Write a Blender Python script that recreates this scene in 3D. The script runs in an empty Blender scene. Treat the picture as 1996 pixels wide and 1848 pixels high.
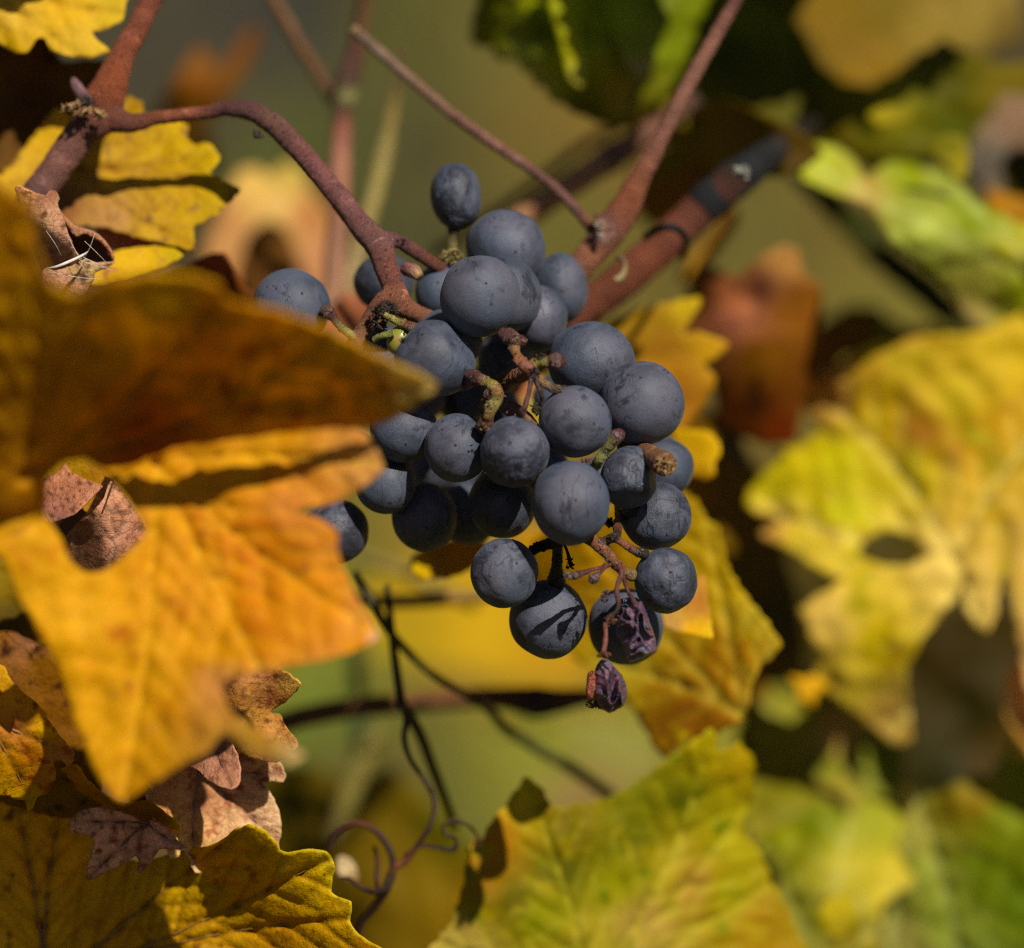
import bpy, bmesh, math, random
import numpy as np
from mathutils import Vector, Matrix, noise
from mathutils.geometry import delaunay_2d_cdt
from mathutils.kdtree import KDTree

# ------------------------------------------------------------------ camera, sky, sun, exposure
SC = bpy.context.scene
COL = SC.collection
D = 0.65            # camera to the plane of the bunch, metres
K = 0.208 / 1996.0  # metres per picture unit in that plane
CZ = 1.2

cam = bpy.data.cameras.new('camera')
camo = bpy.data.objects.new('camera', cam)
COL.objects.link(camo)
camo.location = (0, -D, CZ)
camo.rotation_euler = (math.radians(90), 0, 0)
cam.sensor_width = 36
cam.sensor_fit = 'HORIZONTAL'
cam.lens = 36 * D / 0.208
cam.clip_start = 0.02
cam.clip_end = 400
cam.dof.use_dof = True
cam.dof.focus_distance = D - 0.012
cam.dof.aperture_fstop = 5.4
SC.camera = camo

SUN_EL, SUN_AZ = math.radians(36), math.radians(25)   # azimuth measured from behind the camera towards its right
world = bpy.data.worlds.new('World')
SC.world = world
world.use_nodes = True
wn = world.node_tree
bg = wn.nodes['Background']
sky = wn.nodes.new('ShaderNodeTexSky')
sky.sky_type = 'NISHITA'
sky.sun_disc = False
sky.sun_elevation = SUN_EL
sky.sun_rotation = math.radians(180) - SUN_AZ
sky.altitude = 1500
sky.air_density = 0.7
sky.dust_density = 0.2
wn.links.new(sky.outputs[0], bg.inputs[0])
bg.inputs[1].default_value = 0.05

sund = bpy.data.lights.new('sun', 'SUN')
sund.energy = 5.0
sund.angle = math.radians(0.5)
sund.color = (1.0, 0.95, 0.86)
suno = bpy.data.objects.new('sun', sund)
COL.objects.link(suno)
TO_SUN = Vector((math.sin(SUN_AZ) * math.cos(SUN_EL), -math.cos(SUN_AZ) * math.cos(SUN_EL), math.sin(SUN_EL)))
suno.rotation_euler = TO_SUN.to_track_quat('Z', 'Y').to_euler()
suno.location = TO_SUN * 5

SC.view_settings.view_transform = 'Standard'
SC.view_settings.look = 'None'
SC.view_settings.gamma = 1
SC.view_settings.exposure = 0.2
SC.view_settings.use_curve_mapping = False
SC.cycles.max_bounces = 6
SC.cycles.diffuse_bounces = 3
SC.cycles.use_denoising = False
SC.cycles.filter_width = 1.2
SC.cycles.transparent_max_bounces = 8
SC.cycles.sample_clamp_indirect = 4.0

# ------------------------------------------------------------------ helpers
R = random.Random(7)

def P(x, y, d=0.0):
    """picture unit (1996 wide) at depth d behind the bunch -> point in the vineyard"""
    s = K * (D + d) / D
    return Vector(((x - 998) * s, d, CZ - (y - 924) * s))

def size(r, d):
    return r * K * (D + d) / D

def lin(c):
    return tuple((v / 255 / 12.92) if v <= 10 else ((v / 255 + 0.055) / 1.055) ** 2.4 for v in c)

def tag(o, label=None, cat=None, group=None, kind=None):
    if label: o['label'] = label
    if cat: o['category'] = cat
    if group: o['group'] = group
    if kind: o['kind'] = kind
    return o

def empty(name, loc, label, cat, group=None):
    o = bpy.data.objects.new(name, None)
    o.empty_display_size = 0.005
    COL.objects.link(o)
    o.location = loc
    tag(o, label, cat, group)
    return o

def mesh_obj(name, verts, faces, mat, parent=None, cols=None, uvs=None, bark=None, smooth=True):
    """verts in world coordinates; parented under an Empty without rotation"""
    off = Vector(parent.matrix_basis.translation) if parent is not None else Vector((0, 0, 0))
    if parent is not None and parent.parent is not None:
        off = off + Vector(parent.parent.matrix_basis.translation)
    v = np.asarray(verts, dtype=float)
    if parent is None:
        c = v.mean(axis=0)
    else:
        c = np.array(off)
    me = bpy.data.meshes.new(name)
    me.from_pydata((v - c).tolist(), [], faces)
    if cols is not None:
        a = me.color_attributes.new('Col', 'FLOAT_COLOR', 'POINT')
        cc = np.ones((len(v), 4), dtype=np.float32)
        cc[:, :3] = cols
        a.data.foreach_set('color', cc.ravel())
    if uvs is not None:
        a = me.attributes.new('leafpos', 'FLOAT_VECTOR', 'POINT')
        a.data.foreach_set('vector', np.asarray(uvs, dtype=np.float32).ravel())
    if bark is not None:
        a = me.attributes.new('bark', 'FLOAT_VECTOR', 'POINT')
        a.data.foreach_set('vector', np.asarray(bark, dtype=np.float32).ravel())
    if smooth:
        me.polygons.foreach_set('use_smooth', [True] * len(me.polygons))
    me.materials.append(mat)
    me.update()
    o = bpy.data.objects.new(name, me)
    COL.objects.link(o)
    if parent is not None:
        o.parent = parent
    else:
        o.location = c
    return o

# ------------------------------------------------------------------ materials
class NT:
    def __init__(s, name):
        s.m = bpy.data.materials.new(name)
        s.m.use_nodes = True
        s.t = s.m.node_tree
        s.b = s.t.nodes['Principled BSDF']
        s.out = s.t.nodes['Material Output']
    def n(s, typ, **kw):
        nd = s.t.nodes.new('ShaderNode' + typ)
        for k, v in kw.items():
            if k.startswith('i_'):
                nd.inputs[k[2:].replace('_', ' ')].default_value = v
            else:
                setattr(nd, k, v)
        return nd
    def l(s, a, b):
        s.t.links.new(a, b)
    def noise(s, vec, scale, detail=3, rough=.55, dist=0.0):
        nd = s.n('TexNoise')
        nd.inputs['Scale'].default_value = scale
        nd.inputs['Detail'].default_value = detail
        nd.inputs['Roughness'].default_value = rough
        nd.inputs['Distortion'].default_value = dist
        s.l(vec, nd.inputs['Vector'])
        return nd.outputs['Fac']
    def ramp(s, fac, lo, hi, a=0.0, b=1.0):
        nd = s.n('MapRange', clamp=True)
        nd.interpolation_type = 'SMOOTHSTEP'
        nd.inputs['From Min'].default_value = lo
        nd.inputs['From Max'].default_value = hi
        nd.inputs['To Min'].default_value = a
        nd.inputs['To Max'].default_value = b
        s.l(fac, nd.inputs['Value'])
        return nd.outputs['Result']
    def math(s, op, a, b=None):
        nd = s.n('Math', operation=op)
        for i, v in enumerate((a, b)):
            if v is None: continue
            if isinstance(v, (int, float)): nd.inputs[i].default_value = v
            else: s.l(v, nd.inputs[i])
        return nd.outputs[0]
    def mix(s, fac, a, b, blend='MIX'):
        nd = s.n('Mix', data_type='RGBA', blend_type=blend)
        for i, v in ((0, fac), (6, a), (7, b)):
            if isinstance(v, (int, float)): nd.inputs[i].default_value = v
            elif isinstance(v, tuple): nd.inputs[i].default_value = (*v, 1.0)
            else: s.l(v, nd.inputs[i])
        return nd.outputs[2]
    def bump(s, h, strength=.5, dist=.0005, normal=None):
        nd = s.n('Bump')
        nd.inputs['Strength'].default_value = strength
        nd.inputs['Distance'].default_value = dist
        s.l(h, nd.inputs['Height'])
        if normal is not None: s.l(normal, nd.inputs['Normal'])
        return nd.outputs['Normal']

def leaf_mat(name, gam=1.25, tint=(.62, .5, .42), trans=0.4, rough=.6, spec=.18, sat=1.0, val=1.0, vein=0.5, speck=0.5, mottle=.25, speckcol=(70, 35, 12), bump=.5):
    m = NT(name)
    col = m.n('Attribute', attribute_name='Col').outputs['Color']
    uv = m.n('Attribute', attribute_name='leafpos').outputs['Vector']
    # uv: picture units / 100
    big = m.noise(uv, 1.6, 5, .6)
    fine = m.noise(uv, 14, 4, .65)
    c = m.mix(m.ramp(big, .3, .7, 0, mottle), col, m.mix(1.0, col, tint, 'MULTIPLY'))
    c = m.mix(m.ramp(fine, .35, .75, 0, mottle * 1.2), c, m.mix(1.0, c, (.72, .58, .5), 'MULTIPLY'))
    # net of small veins: cells of a warped voronoi, two sizes
    w = m.n('TexNoise'); w.inputs['Scale'].default_value = 3.0; m.l(uv, w.inputs['Vector'])
    vv = m.n('VectorMath', operation='MULTIPLY_ADD')
    m.l(w.outputs['Color'], vv.inputs[0]); vv.inputs[1].default_value = (.25, .25, .25); m.l(uv, vv.inputs[2])
    v1 = m.n('TexVoronoi', feature='DISTANCE_TO_EDGE'); v1.inputs['Scale'].default_value = 6.0; m.l(vv.outputs[0], v1.inputs['Vector'])
    v2 = m.n('TexVoronoi', feature='DISTANCE_TO_EDGE'); v2.inputs['Scale'].default_value = 17.0; m.l(vv.outputs[0], v2.inputs['Vector'])
    l1 = m.ramp(v1.outputs['Distance'], 0.0, .055, 1, 0)
    l2 = m.ramp(v2.outputs['Distance'], 0.0, .11, 1, 0)
    vm = m.ramp(big, .35, .6, .15, 1)
    c = m.mix(m.math('MULTIPLY', m.math('MULTIPLY', l1, .42 * vein), vm), c, m.mix(1.0, c, (.55, .42, .38), 'MULTIPLY'))
    c = m.mix(m.math('MULTIPLY', m.math('MULTIPLY', l2, .35 * vein), vm), c, m.mix(1.0, c, (.6, .45, .4), 'MULTIPLY'))
    # specks
    v3 = m.n('TexVoronoi', feature='F1'); v3.inputs['Scale'].default_value = 13.0; m.l(uv, v3.inputs['Vector'])
    sp = m.math('MULTIPLY', m.ramp(v3.outputs['Distance'], .10, .22, 1, 0), m.ramp(m.noise(uv, 2.3, 3), .44, .58, 0, 1))
    rust = m.ramp(m.noise(uv, 30, 5, .75), .56, .68, 0, 1)
    rmask = m.ramp(m.noise(uv, 1.1, 4, .6), .47, .62, 0, 1)
    c = m.mix(m.math('MULTIPLY', m.math('MULTIPLY', rust, rmask), speck), c, lin((120, 66, 24)))
    c = m.mix(m.math('MULTIPLY', sp, speck), c, lin(speckcol))
    hs = m.n('HueSaturation'); hs.inputs['Saturation'].default_value = sat; hs.inputs['Value'].default_value = val; m.l(c, hs.inputs['Color']); c = hs.outputs[0]
    m.l(c, m.b.inputs['Base Color'])
    m.b.inputs['Roughness'].default_value = rough
    m.b.inputs['Specular IOR Level'].default_value = spec
    h = m.math('ADD', m.math('MULTIPLY', m.noise(uv, 5, 6, .6), 1.0), m.math('MULTIPLY', l1, -.07))
    nb = m.bump(h, bump, .0012)
    m.l(nb, m.b.inputs['Normal'])
    tr = m.n('BsdfTranslucent')
    tc = m.n('Gamma'); m.l(c, tc.inputs[0]); tc.inputs[1].default_value = gam
    m.l(tc.outputs[0], tr.inputs['Color'])
    mx = m.n('MixShader'); mx.inputs[0].default_value = trans
    m.l(m.b.outputs[0], mx.inputs[1]); m.l(tr.outputs[0], mx.inputs[2])
    m.l(mx.outputs[0], m.out.inputs['Surface'])
    return m.m

def bark_mat(name, rough=.6, spec=.3, streak=.5, fleck=.5, bump=.5, sat=.92, val=.78):
    m = NT(name)
    col = m.n('Attribute', attribute_name='Col').outputs['Color']
    bk = m.n('Attribute', attribute_name='bark').outputs['Vector']
    pos = m.n('NewGeometry').outputs['Position']
    hs = m.n('HueSaturation'); hs.inputs['Hue'].default_value = .512; hs.inputs['Saturation'].default_value = sat; hs.inputs['Value'].default_value = val; m.l(col, hs.inputs['Color']); col = hs.outputs[0]
    st = m.noise(bk, 2200, 5, .65)
    st2 = m.noise(bk, 600, 4, .6)
    sm = m.noise(pos, 900, 4, .6)
    c = m.mix(m.ramp(st, .35, .7, 0, streak), col, m.mix(1.0, col, (.42, .36, .34), 'MULTIPLY'))
    c = m.mix(m.ramp(st2, .5, .75, 0, streak * .8), c, m.mix(1.0, m.mix(.10, c, (.36, .29, .26)), (1.5, 1.5, 1.6), 'MULTIPLY'))
    v3 = m.n('TexVoronoi', feature='F1'); v3.inputs['Scale'].default_value = 900; m.l(pos, v3.inputs['Vector'])
    sp = m.math('MULTIPLY', m.ramp(v3.outputs['Distance'], .18, .36, 1, 0), m.ramp(sm, .42, .55, 0, 1))
    c = m.mix(m.math('MULTIPLY', sp, fleck), c, (.02, .014, .012))
    m.l(c, m.b.inputs['Base Color'])
    m.b.inputs['Roughness'].default_value = rough
    m.b.inputs['Specular IOR Level'].default_value = spec
    h = m.math('ADD', st, m.math('MULTIPLY', sm, .8))
    m.l(m.bump(h, bump, .0004), m.b.inputs['Normal'])
    return m.m

def grape_mat(name, wrinkled=False):
    m = NT(name)
    tc = m.n('TexCoord').outputs['Object']
    oi = m.n('ObjectInfo').outputs['Random']
    add = m.n('VectorMath', operation='MULTIPLY_ADD')
    comb = m.n('CombineXYZ')
    for i in range(3): m.l(oi, comb.inputs[i])
    m.l(comb.outputs[0], add.inputs[0]); add.inputs[1].default_value = (3.1, 1.7, 2.3); m.l(tc, add.inputs[2])
    p = add.outputs[0]
    bloom1, bloom2 = (.053, .068, .100), (.082, .078, .104)
    skin = (.006, .006, .010)
    c = m.mix(m.ramp(m.noise(p, 90, 3, .5), .35, .65), bloom1, bloom2)
    # fine dust grain
    grain = m.noise(p, 3600, 3, .65)
    c = m.mix(m.ramp(grain, .5, .72, 0, .5), c, (.14, .14, .16))
    c = m.mix(m.ramp(grain, .5, .3, 0, .45), c, (.03, .032, .045))
    # rubbed places
    rn = m.noise(p, 150, 6, .68, .6)
    hi = .625 if not wrinkled else .575
    rub = m.ramp(rn, hi - .07, hi + .03, 0, .72)
    c = m.mix(rub, c, skin)
    broad = m.ramp(m.noise(p, 85, 6, .68, .5), .44, .62, 0, .55 if not wrinkled else .8)
    c = m.mix(broad, c, (.022, .024, .034))
    # hair-thin scratches: contour lines of stretched noise
    mp = m.n('Mapping'); m.l(p, mp.inputs['Vector']); mp.inputs['Scale'].default_value = (1, 1, .12); mp.inputs['Rotation'].default_value = (.6, .9, .3)
    sn = m.noise(mp.outputs[0], 330, 2, .5, .25)
    line = m.ramp(m.math('ABSOLUTE', m.math('SUBTRACT', sn, .5)), .0, .018, 1, 0)
    mk = m.ramp(m.noise(p, 110, 2), .46, .56, 0, 1)
    sc = m.math('MULTIPLY', line, mk)
    c = m.mix(m.math('MULTIPLY', sc, .75), c, skin)
    lw = m.n('LayerWeight'); lw.inputs['Blend'].default_value = .35
    c = m.mix(m.ramp(lw.outputs['Facing'], .25, .9, 0, .55), c, m.mix(1.0, m.mix(.25, c, (.06, .08, .11)), (.80, 1.02, 1.22), 'MULTIPLY'))
    # pores
    vo = m.n('TexVoronoi', feature='F1'); vo.inputs['Scale'].default_value = 330; m.l(p, vo.inputs['Vector'])
    rr = m.n('SeparateColor'); m.l(vo.outputs['Color'], rr.inputs[0])
    pore = m.math('MULTIPLY', m.ramp(vo.outputs['Distance'], .09, .15, 1, 0), m.math('GREATER_THAN', rr.outputs[0], .72))
    c = m.mix(m.math('MULTIPLY', pore, .8), c, (.014, .013, .012))
    m.l(c, m.b.inputs['Base Color'])
    dark = m.math('MAXIMUM', rub, broad)
    m.l(m.math('SUBTRACT', m.ramp(dark, 0, 1, .58, .40), m.ramp(m.noise(p, 60, 3), .56, .66, 0, .16)), m.b.inputs['Roughness'])
    m.b.inputs['Specular IOR Level'].default_value = .34
    m.b.inputs['Sheen Weight'].default_value = .05
    m.b.inputs['Sheen Roughness'].default_value = .4
    m.b.inputs['Sheen Tint'].default_value = (.75, .85, 1, 1)
    h = m.math('ADD', m.math('MULTIPLY', grain, .5), m.math('MULTIPLY', m.noise(p, 420, 5, .6), .6 if not wrinkled else 1.3))
    if wrinkled:
        rw = m.noise(p, 260, 3, .5, 1.4)
        cr = m.ramp(m.math('ABSOLUTE', m.math('SUBTRACT', rw, .5)), 0, .05, 1, 0)
        h = m.math('SUBTRACT', h, m.math('MULTIPLY', m.math('MULTIPLY', cr, m.ramp(m.noise(p, 100, 2), .45, .6, 0, 1)), .8))
    h = m.math('SUBTRACT', h, m.math('MULTIPLY', sc, .3))
    h = m.math('SUBTRACT', h, m.math('MULTIPLY', pore, .4))
    m.l(m.bump(h, .6, .00035), m.b.inputs['Normal'])
    return m.m

def plain_mat(name, c1, c2, scale, rough=.6, spec=.3, bump=.6, bdist=.0004, c3=None):
    m = NT(name)
    pos = m.n('NewGeometry').outputs['Position']
    n1 = m.noise(pos, scale, 5, .65)
    c = m.mix(m.ramp(n1, .35, .65), lin(c1), lin(c2))
    if c3: c = m.mix(m.ramp(m.noise(pos, scale * 2.3, 4), .55, .7), c, lin(c3))
    m.l(c, m.b.inputs['Base Color'])
    m.b.inputs['Roughness'].default_value = rough
    m.b.inputs['Specular IOR Level'].default_value = spec
    m.l(m.bump(m.noise(pos, scale * 3, 5, .7), bump, bdist), m.b.inputs['Normal'])
    return m.m

M_FRESH = leaf_mat('leaf_fresh', tint=(.72, .74, .5), trans=.42, sat=1.05, val=1.14, vein=.3, speck=.25, mottle=.2)
M_YELLOW = leaf_mat('leaf_yellow', trans=.42, sat=1.05, val=1.14, vein=.55, speck=.75, mottle=.3)
M_AMBER = leaf_mat('leaf_amber', gam=1.0, tint=(.66, .6, .45), trans=.6, sat=1.0, val=1.1, vein=.5, speck=.6, mottle=.3)
M_DRY = leaf_mat('leaf_dry', trans=.25, rough=.7, spec=.2, val=1.3, vein=.9, speck=.5, mottle=.55, bump=.9)
M_BARK = bark_mat('cane_bark', streak=.95, fleck=.8, bump=1.0, sat=.98, val=.84)
M_TENDRIL = bark_mat('tendril_bark', streak=.3, fleck=.3, sat=1.1, val=.62)
M_STEM = bark_mat('green_stem', rough=.38, spec=.55, streak=.6, fleck=.9, bump=1.0, sat=.95, val=.62)
M_GRAPE = grape_mat('grape_skin')
M_WRINK = grape_mat('grape_skin_wrinkled', True)
M_RAISIN = plain_mat('raisin_skin', (98, 58, 72), (76, 72, 90), 420, .33, .6, .7, .0005, (42, 28, 34))
M_DEBRIS = plain_mat('dry_debris', (60, 45, 32), (22, 17, 14), 1200, .6, .4, .9, .0005, (120, 100, 75))
M_PITH = plain_mat('straw_pith', (205, 165, 110), (120, 80, 40), 900, .8, .2, 1.0, .001, (60, 35, 18))
M_SILK = plain_mat('silk', (215, 205, 195), (190, 175, 160), 600, .5, .4, .2)
M_TAPE = plain_mat('black_tape', (16, 17, 18), (30, 31, 32), 300, .7, .25, .9, .001)

# ------------------------------------------------------------------ tubes
def spline(pts, step=3.0):
    """pts: (x, y, d, r, (rgb)) in picture units; Catmull-Rom resampled"""
    a = np.array([[p[0], p[1], p[2] / K, p[3], *lin(p[4])] for p in pts], float)
    out = []
    n = len(a)
    for i in range(n - 1):
        p0, p1, p2, p3 = a[max(i - 1, 0)], a[i], a[i + 1], a[min(i + 2, n - 1)]
        m = max(2, int(np.linalg.norm((p2 - p1)[:3]) / step))
        for j in range(m):
            t = j / m
            q = .5 * ((2 * p1) + (-p0 + p2) * t + (2 * p0 - 5 * p1 + 4 * p2 - p3) * t * t + (-p0 + 3 * p1 - 3 * p2 + p3) * t ** 3)
            q[3:] = p1[3:] * (1 - t) + p2[3:] * t
            q[3] = max(q[3], .5)
            out.append(q)
    out.append(a[-1])
    o = np.array(out)
    o[:, 2] *= K
    return o

def sweep(pts, step=3.0, seg=14, rough=0.0, cap=True):
    """-> verts, faces, cols, bark coords"""
    s = spline(pts, step)
    C = [P(q[0], q[1], q[2]) for q in s]
    n = len(C)
    V, F, cols, bark = [], [], [], []
    ref = None
    L = 0.0
    for i in range(n):
        t = (C[min(i + 1, n - 1)] - C[max(i - 1, 0)]).normalized()
        if ref is None:
            ref = t.orthogonal().normalized()
        ref = (ref - t * ref.dot(t)).normalized()
        bi = t.cross(ref)
        if i: L += (C[i] - C[i - 1]).length
        r = size(s[i][3], s[i][2])
        for k in range(seg):
            a = 2 * math.pi * k / seg
            dr = ref * math.cos(a) + bi * math.sin(a)
            rr = r
            if rough:
                q = C[i] + dr * r
                rr = r * (1 + rough * (noise.noise(q * (350 / max(r / .002, .4))) + .5 * noise.noise(q * 1500)))
            V.append(C[i] + dr * rr)
            cols.append(s[i][4:7])
            bark.append((dr.x * r + L * .12, dr.y * r, dr.z * r))
    for i in range(n - 1):
        for k in range(seg):
            a, b = i * seg + k, i * seg + (k + 1) % seg
            F.append((a, b, b + seg, a + seg))
    if cap:
        F.append(tuple(range(seg))[::-1])
        F.append(tuple((n - 1) * seg + k for k in range(seg)))
    return V, F, cols, bark

def tube(name, pts, mat, parent=None, label=None, cat=None, group=None, step=3.0, seg=14, rough=0.06):
    V, F, c, b = sweep(pts, step, seg, rough)
    o = mesh_obj(name, V, F, mat, parent, cols=c, bark=b)
    return tag(o, label, cat, group)

def wood(name, chains, mat, parent=None, voxel=0.00028, rough=.00006, smooth=6, label=None, cat=None, group=None, bumps=0):
    """several swept limbs fused into one skin: voxel remesh, smoothed, recoloured from the nearest limb"""
    V, F = [], []
    kd_pts = []
    for ch in chains:
        v, f, c, b = sweep(ch, 3.0, 16, 0)
        o = len(V)
        V += v
        F += [tuple(i + o for i in q) for q in f]
        s = spline(ch, 2.0)
        C = [P(q[0], q[1], q[2]) for q in s]
        for i in range(len(C)):
            t = (C[min(i + 1, len(C) - 1)] - C[max(i - 1, 0)]).normalized()
            kd_pts.append((C[i], t, s[i][4:7], size(s[i][3], s[i][2])))
    me = bpy.data.meshes.new('tmp')
    me.from_pydata(V, [], F)
    to = bpy.data.objects.new('tmp', me)
    COL.objects.link(to)
    md = to.modifiers.new('r', 'REMESH')
    md.mode = 'VOXEL'; md.voxel_size = voxel; md.use_smooth_shade = True
    if smooth:
        sm = to.modifiers.new('s', 'SMOOTH'); sm.iterations = smooth; sm.factor = .5
    dg = bpy.context.evaluated_depsgraph_get()
    ev = to.evaluated_get(dg)
    m2 = ev.to_mesh()
    nv = len(m2.vertices)
    co = np.empty(nv * 3); m2.vertices.foreach_get('co', co); co = co.reshape(-1, 3)
    no = np.empty(nv * 3); m2.vertices.foreach_get('normal', no); no = no.reshape(-1, 3)
    faces = [tuple(p.vertices) for p in m2.polygons]
    ev.to_mesh_clear()
    bpy.data.objects.remove(to); bpy.data.meshes.remove(me)
    kd = KDTree(len(kd_pts))
    for i, q in enumerate(kd_pts): kd.insert(q[0], i)
    kd.balance()
    cols = np.zeros((nv, 3)); bark = np.zeros((nv, 3)); new = co.copy()
    for i in range(nv):
        p = Vector(co[i])
        near = kd.find_n(p, 3)
        best = min(near, key=lambda h: h[2] - kd_pts[h[1]][3])
        q = kd_pts[best[1]]
        w = np.zeros(3); ws = 0
        for h in near:
            k = 1 / (h[2] + 1e-5); w += np.array(kd_pts[h[1]][2]) * k; ws += k
        cols[i] = w / ws
        bark[i] = p - q[1] * (p.dot(q[1]) * .86)
        dsp = rough * (noise.noise(p * 260) * 2.2 + noise.noise(p * 900) * 1.2 + 1.5 * noise.noise(Vector(bark[i]) * 900))
        if bumps:
            b = noise.noise(p * 700)
            dsp += max(0, b - .25) * bumps
        new[i] = co[i] + no[i] * dsp
    o = mesh_obj(name, new, faces, mat, parent, cols=cols, bark=bark)
    return tag(o, label, cat, group)

def crumbs(name, centre, spread, n, rr, mat, parent, seed=1, label=None, stuff=False, elong=2.0):
    """little irregular flakes piled in one clump"""
    rnd = random.Random(seed)
    V, F = [], []
    for i in range(n):
        x, y, d = centre
        while True:
            a, b, c = rnd.uniform(-1, 1), rnd.uniform(-1, 1), rnd.uniform(-1, 1)
            if a * a + b * b + c * c < 1: break
        p = P(x + a * spread[0], y + b * spread[1], d + c * spread[2])
        bm = bmesh.new()
        bmesh.ops.create_icosphere(bm, subdivisions=1, radius=1)
        M = Matrix.Rotation(rnd.uniform(0, 6.28), 3, Vector((rnd.uniform(-1, 1), rnd.uniform(-1, 1), rnd.uniform(-1, 1))).normalized())
        r = rnd.uniform(.4, 1) * rr
        S = (r * rnd.uniform(1, elong), r * rnd.uniform(.3, .8), r * rnd.uniform(.3, 1))
        o = len(V)
        for v in bm.verts:
            q = Vector((v.co.x * S[0], v.co.y * S[1], v.co.z * S[2])) * rnd.uniform(.75, 1.25)
            V.append(p + M @ q)
        F += [tuple(v.index + o for v in f.verts) for f in bm.faces]
        bm.free()
    o = mesh_obj(name, V, F, mat, parent, smooth=False)
    return tag(o, label, kind='stuff' if stuff else None)

# ------------------------------------------------------------------ leaves
def tps(ctrl):
    c = np.array(ctrl, float)
    if len(c) == 1:
        return lambda X: np.full(len(X), c[0, 2])
    xy, z = c[:, :2] / 1000, c[:, 2]
    n = len(c)
    def U(r): return np.where(r > 1e-9, r * r * np.log(r + 1e-12), 0)
    Km = U(np.linalg.norm(xy[:, None] - xy[None], axis=2)) + np.eye(n) * 1e-3
    Pm = np.c_[np.ones(n), xy]
    A = np.zeros((n + 3, n + 3)); A[:n, :n] = Km; A[:n, n:] = Pm; A[n:, :n] = Pm.T
    w = np.linalg.lstsq(A, np.r_[z, 0, 0, 0], rcond=None)[0]
    def f(X):
        q = np.asarray(X, float)[:, :2] / 1000
        return U(np.linalg.norm(q[:, None] - xy[None], axis=2)) @ w[:n] + np.c_[np.ones(len(q)), q] @ w[n:]
    return f

def idw(ctrl, power=3):
    c = np.array([[x, y, *lin(rgb)] for x, y, rgb in ctrl], float)
    def f(X):
        q = np.asarray(X, float)[:, :2]
        d = np.linalg.norm(q[:, None] - c[None, :, :2], axis=2) + 8
        w = d ** -power
        return (w @ c[:, 2:]) / w.sum(1)[:, None]
    return f

def inside(poly, X):
    px, py = poly[:, 0], poly[:, 1]
    qx, qy = np.roll(px, -1), np.roll(py, -1)
    x, y = X[:, 0][:, None], X[:, 1][:, None]
    cr = ((py > y) != (qy > y)) & (x < (qx - px) * (y - py) / (qy - py + 1e-12) + px)
    return cr.sum(1) % 2 == 1

def seg_dist(poly, X, closed=True):
    a = poly if closed else poly[:-1]
    b = np.roll(poly, -1, axis=0) if closed else poly[1:]
    out = np.full(len(X), 1e9)
    for i in range(len(a)):
        ab = b[i] - a[i]
        t = np.clip(((X - a[i]) @ ab) / (ab @ ab + 1e-9), 0, 1)
        out = np.minimum(out, np.linalg.norm(X - (a[i] + t[:, None] * ab), axis=1))
    return out

def toothed(outline, teeth, rnd, step=6.0):
    """rounded Catmull-Rom outline with saw teeth of (spacing, height)"""
    pts = np.array(outline, float)
    n = len(pts)
    dense = []
    for i in range(n):
        p0, p1, p2, p3 = pts[i - 1], pts[i], pts[(i + 1) % n], pts[(i + 2) % n]
        L = np.linalg.norm(p2 - p1)
        m = max(1, int(L / step))
        for j in range(m):
            t = j / m
            cr = .5 * ((2 * p1) + (-p0 + p2) * t + (2 * p0 - 5 * p1 + 4 * p2 - p3) * t * t + (-p0 + 3 * p1 - 3 * p2 + p3) * t ** 3)
            li = p1 * (1 - t) + p2 * t
            dense.append(.5 * cr + .5 * li)
    dense = np.array(dense)
    sp, amp = teeth
    if amp:
        area = np.sum(dense[:, 0] * np.roll(dense[:, 1], -1) - np.roll(dense[:, 0], -1) * dense[:, 1])
        tg = np.roll(dense, -1, axis=0) - np.roll(dense, 1, axis=0)
        nr = np.c_[tg[:, 1], -tg[:, 0]] * (1 if area > 0 else -1)
        nr /= np.linalg.norm(nr, axis=1)[:, None] + 1e-9
        acc, w, off = 0.0, sp, np.zeros(len(dense))
        cur = amp
        for i in range(len(dense)):
            acc += np.linalg.norm(dense[i] - dense[i - 1]) if i else 0
            if acc > w:
                acc = 0; w = sp * rnd.uniform(.6, 1.5); cur = amp * rnd.uniform(.3, 1.2)
            ph = acc / w
            off[i] = cur * (ph / .7 if ph < .7 else (1 - ph) / .3)
        dense = dense + nr * off[:, None]
    return dense

def dmap(z):
    """near and middle depths pulled a little towards the bunch"""
    z = np.asarray(z, float)
    z = np.where(z > .1, .1 + (z - .1) * 1.35, z)
    return np.where(z > 0, z - .25 * z * np.exp(-(z / .06) ** 2), z)

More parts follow.
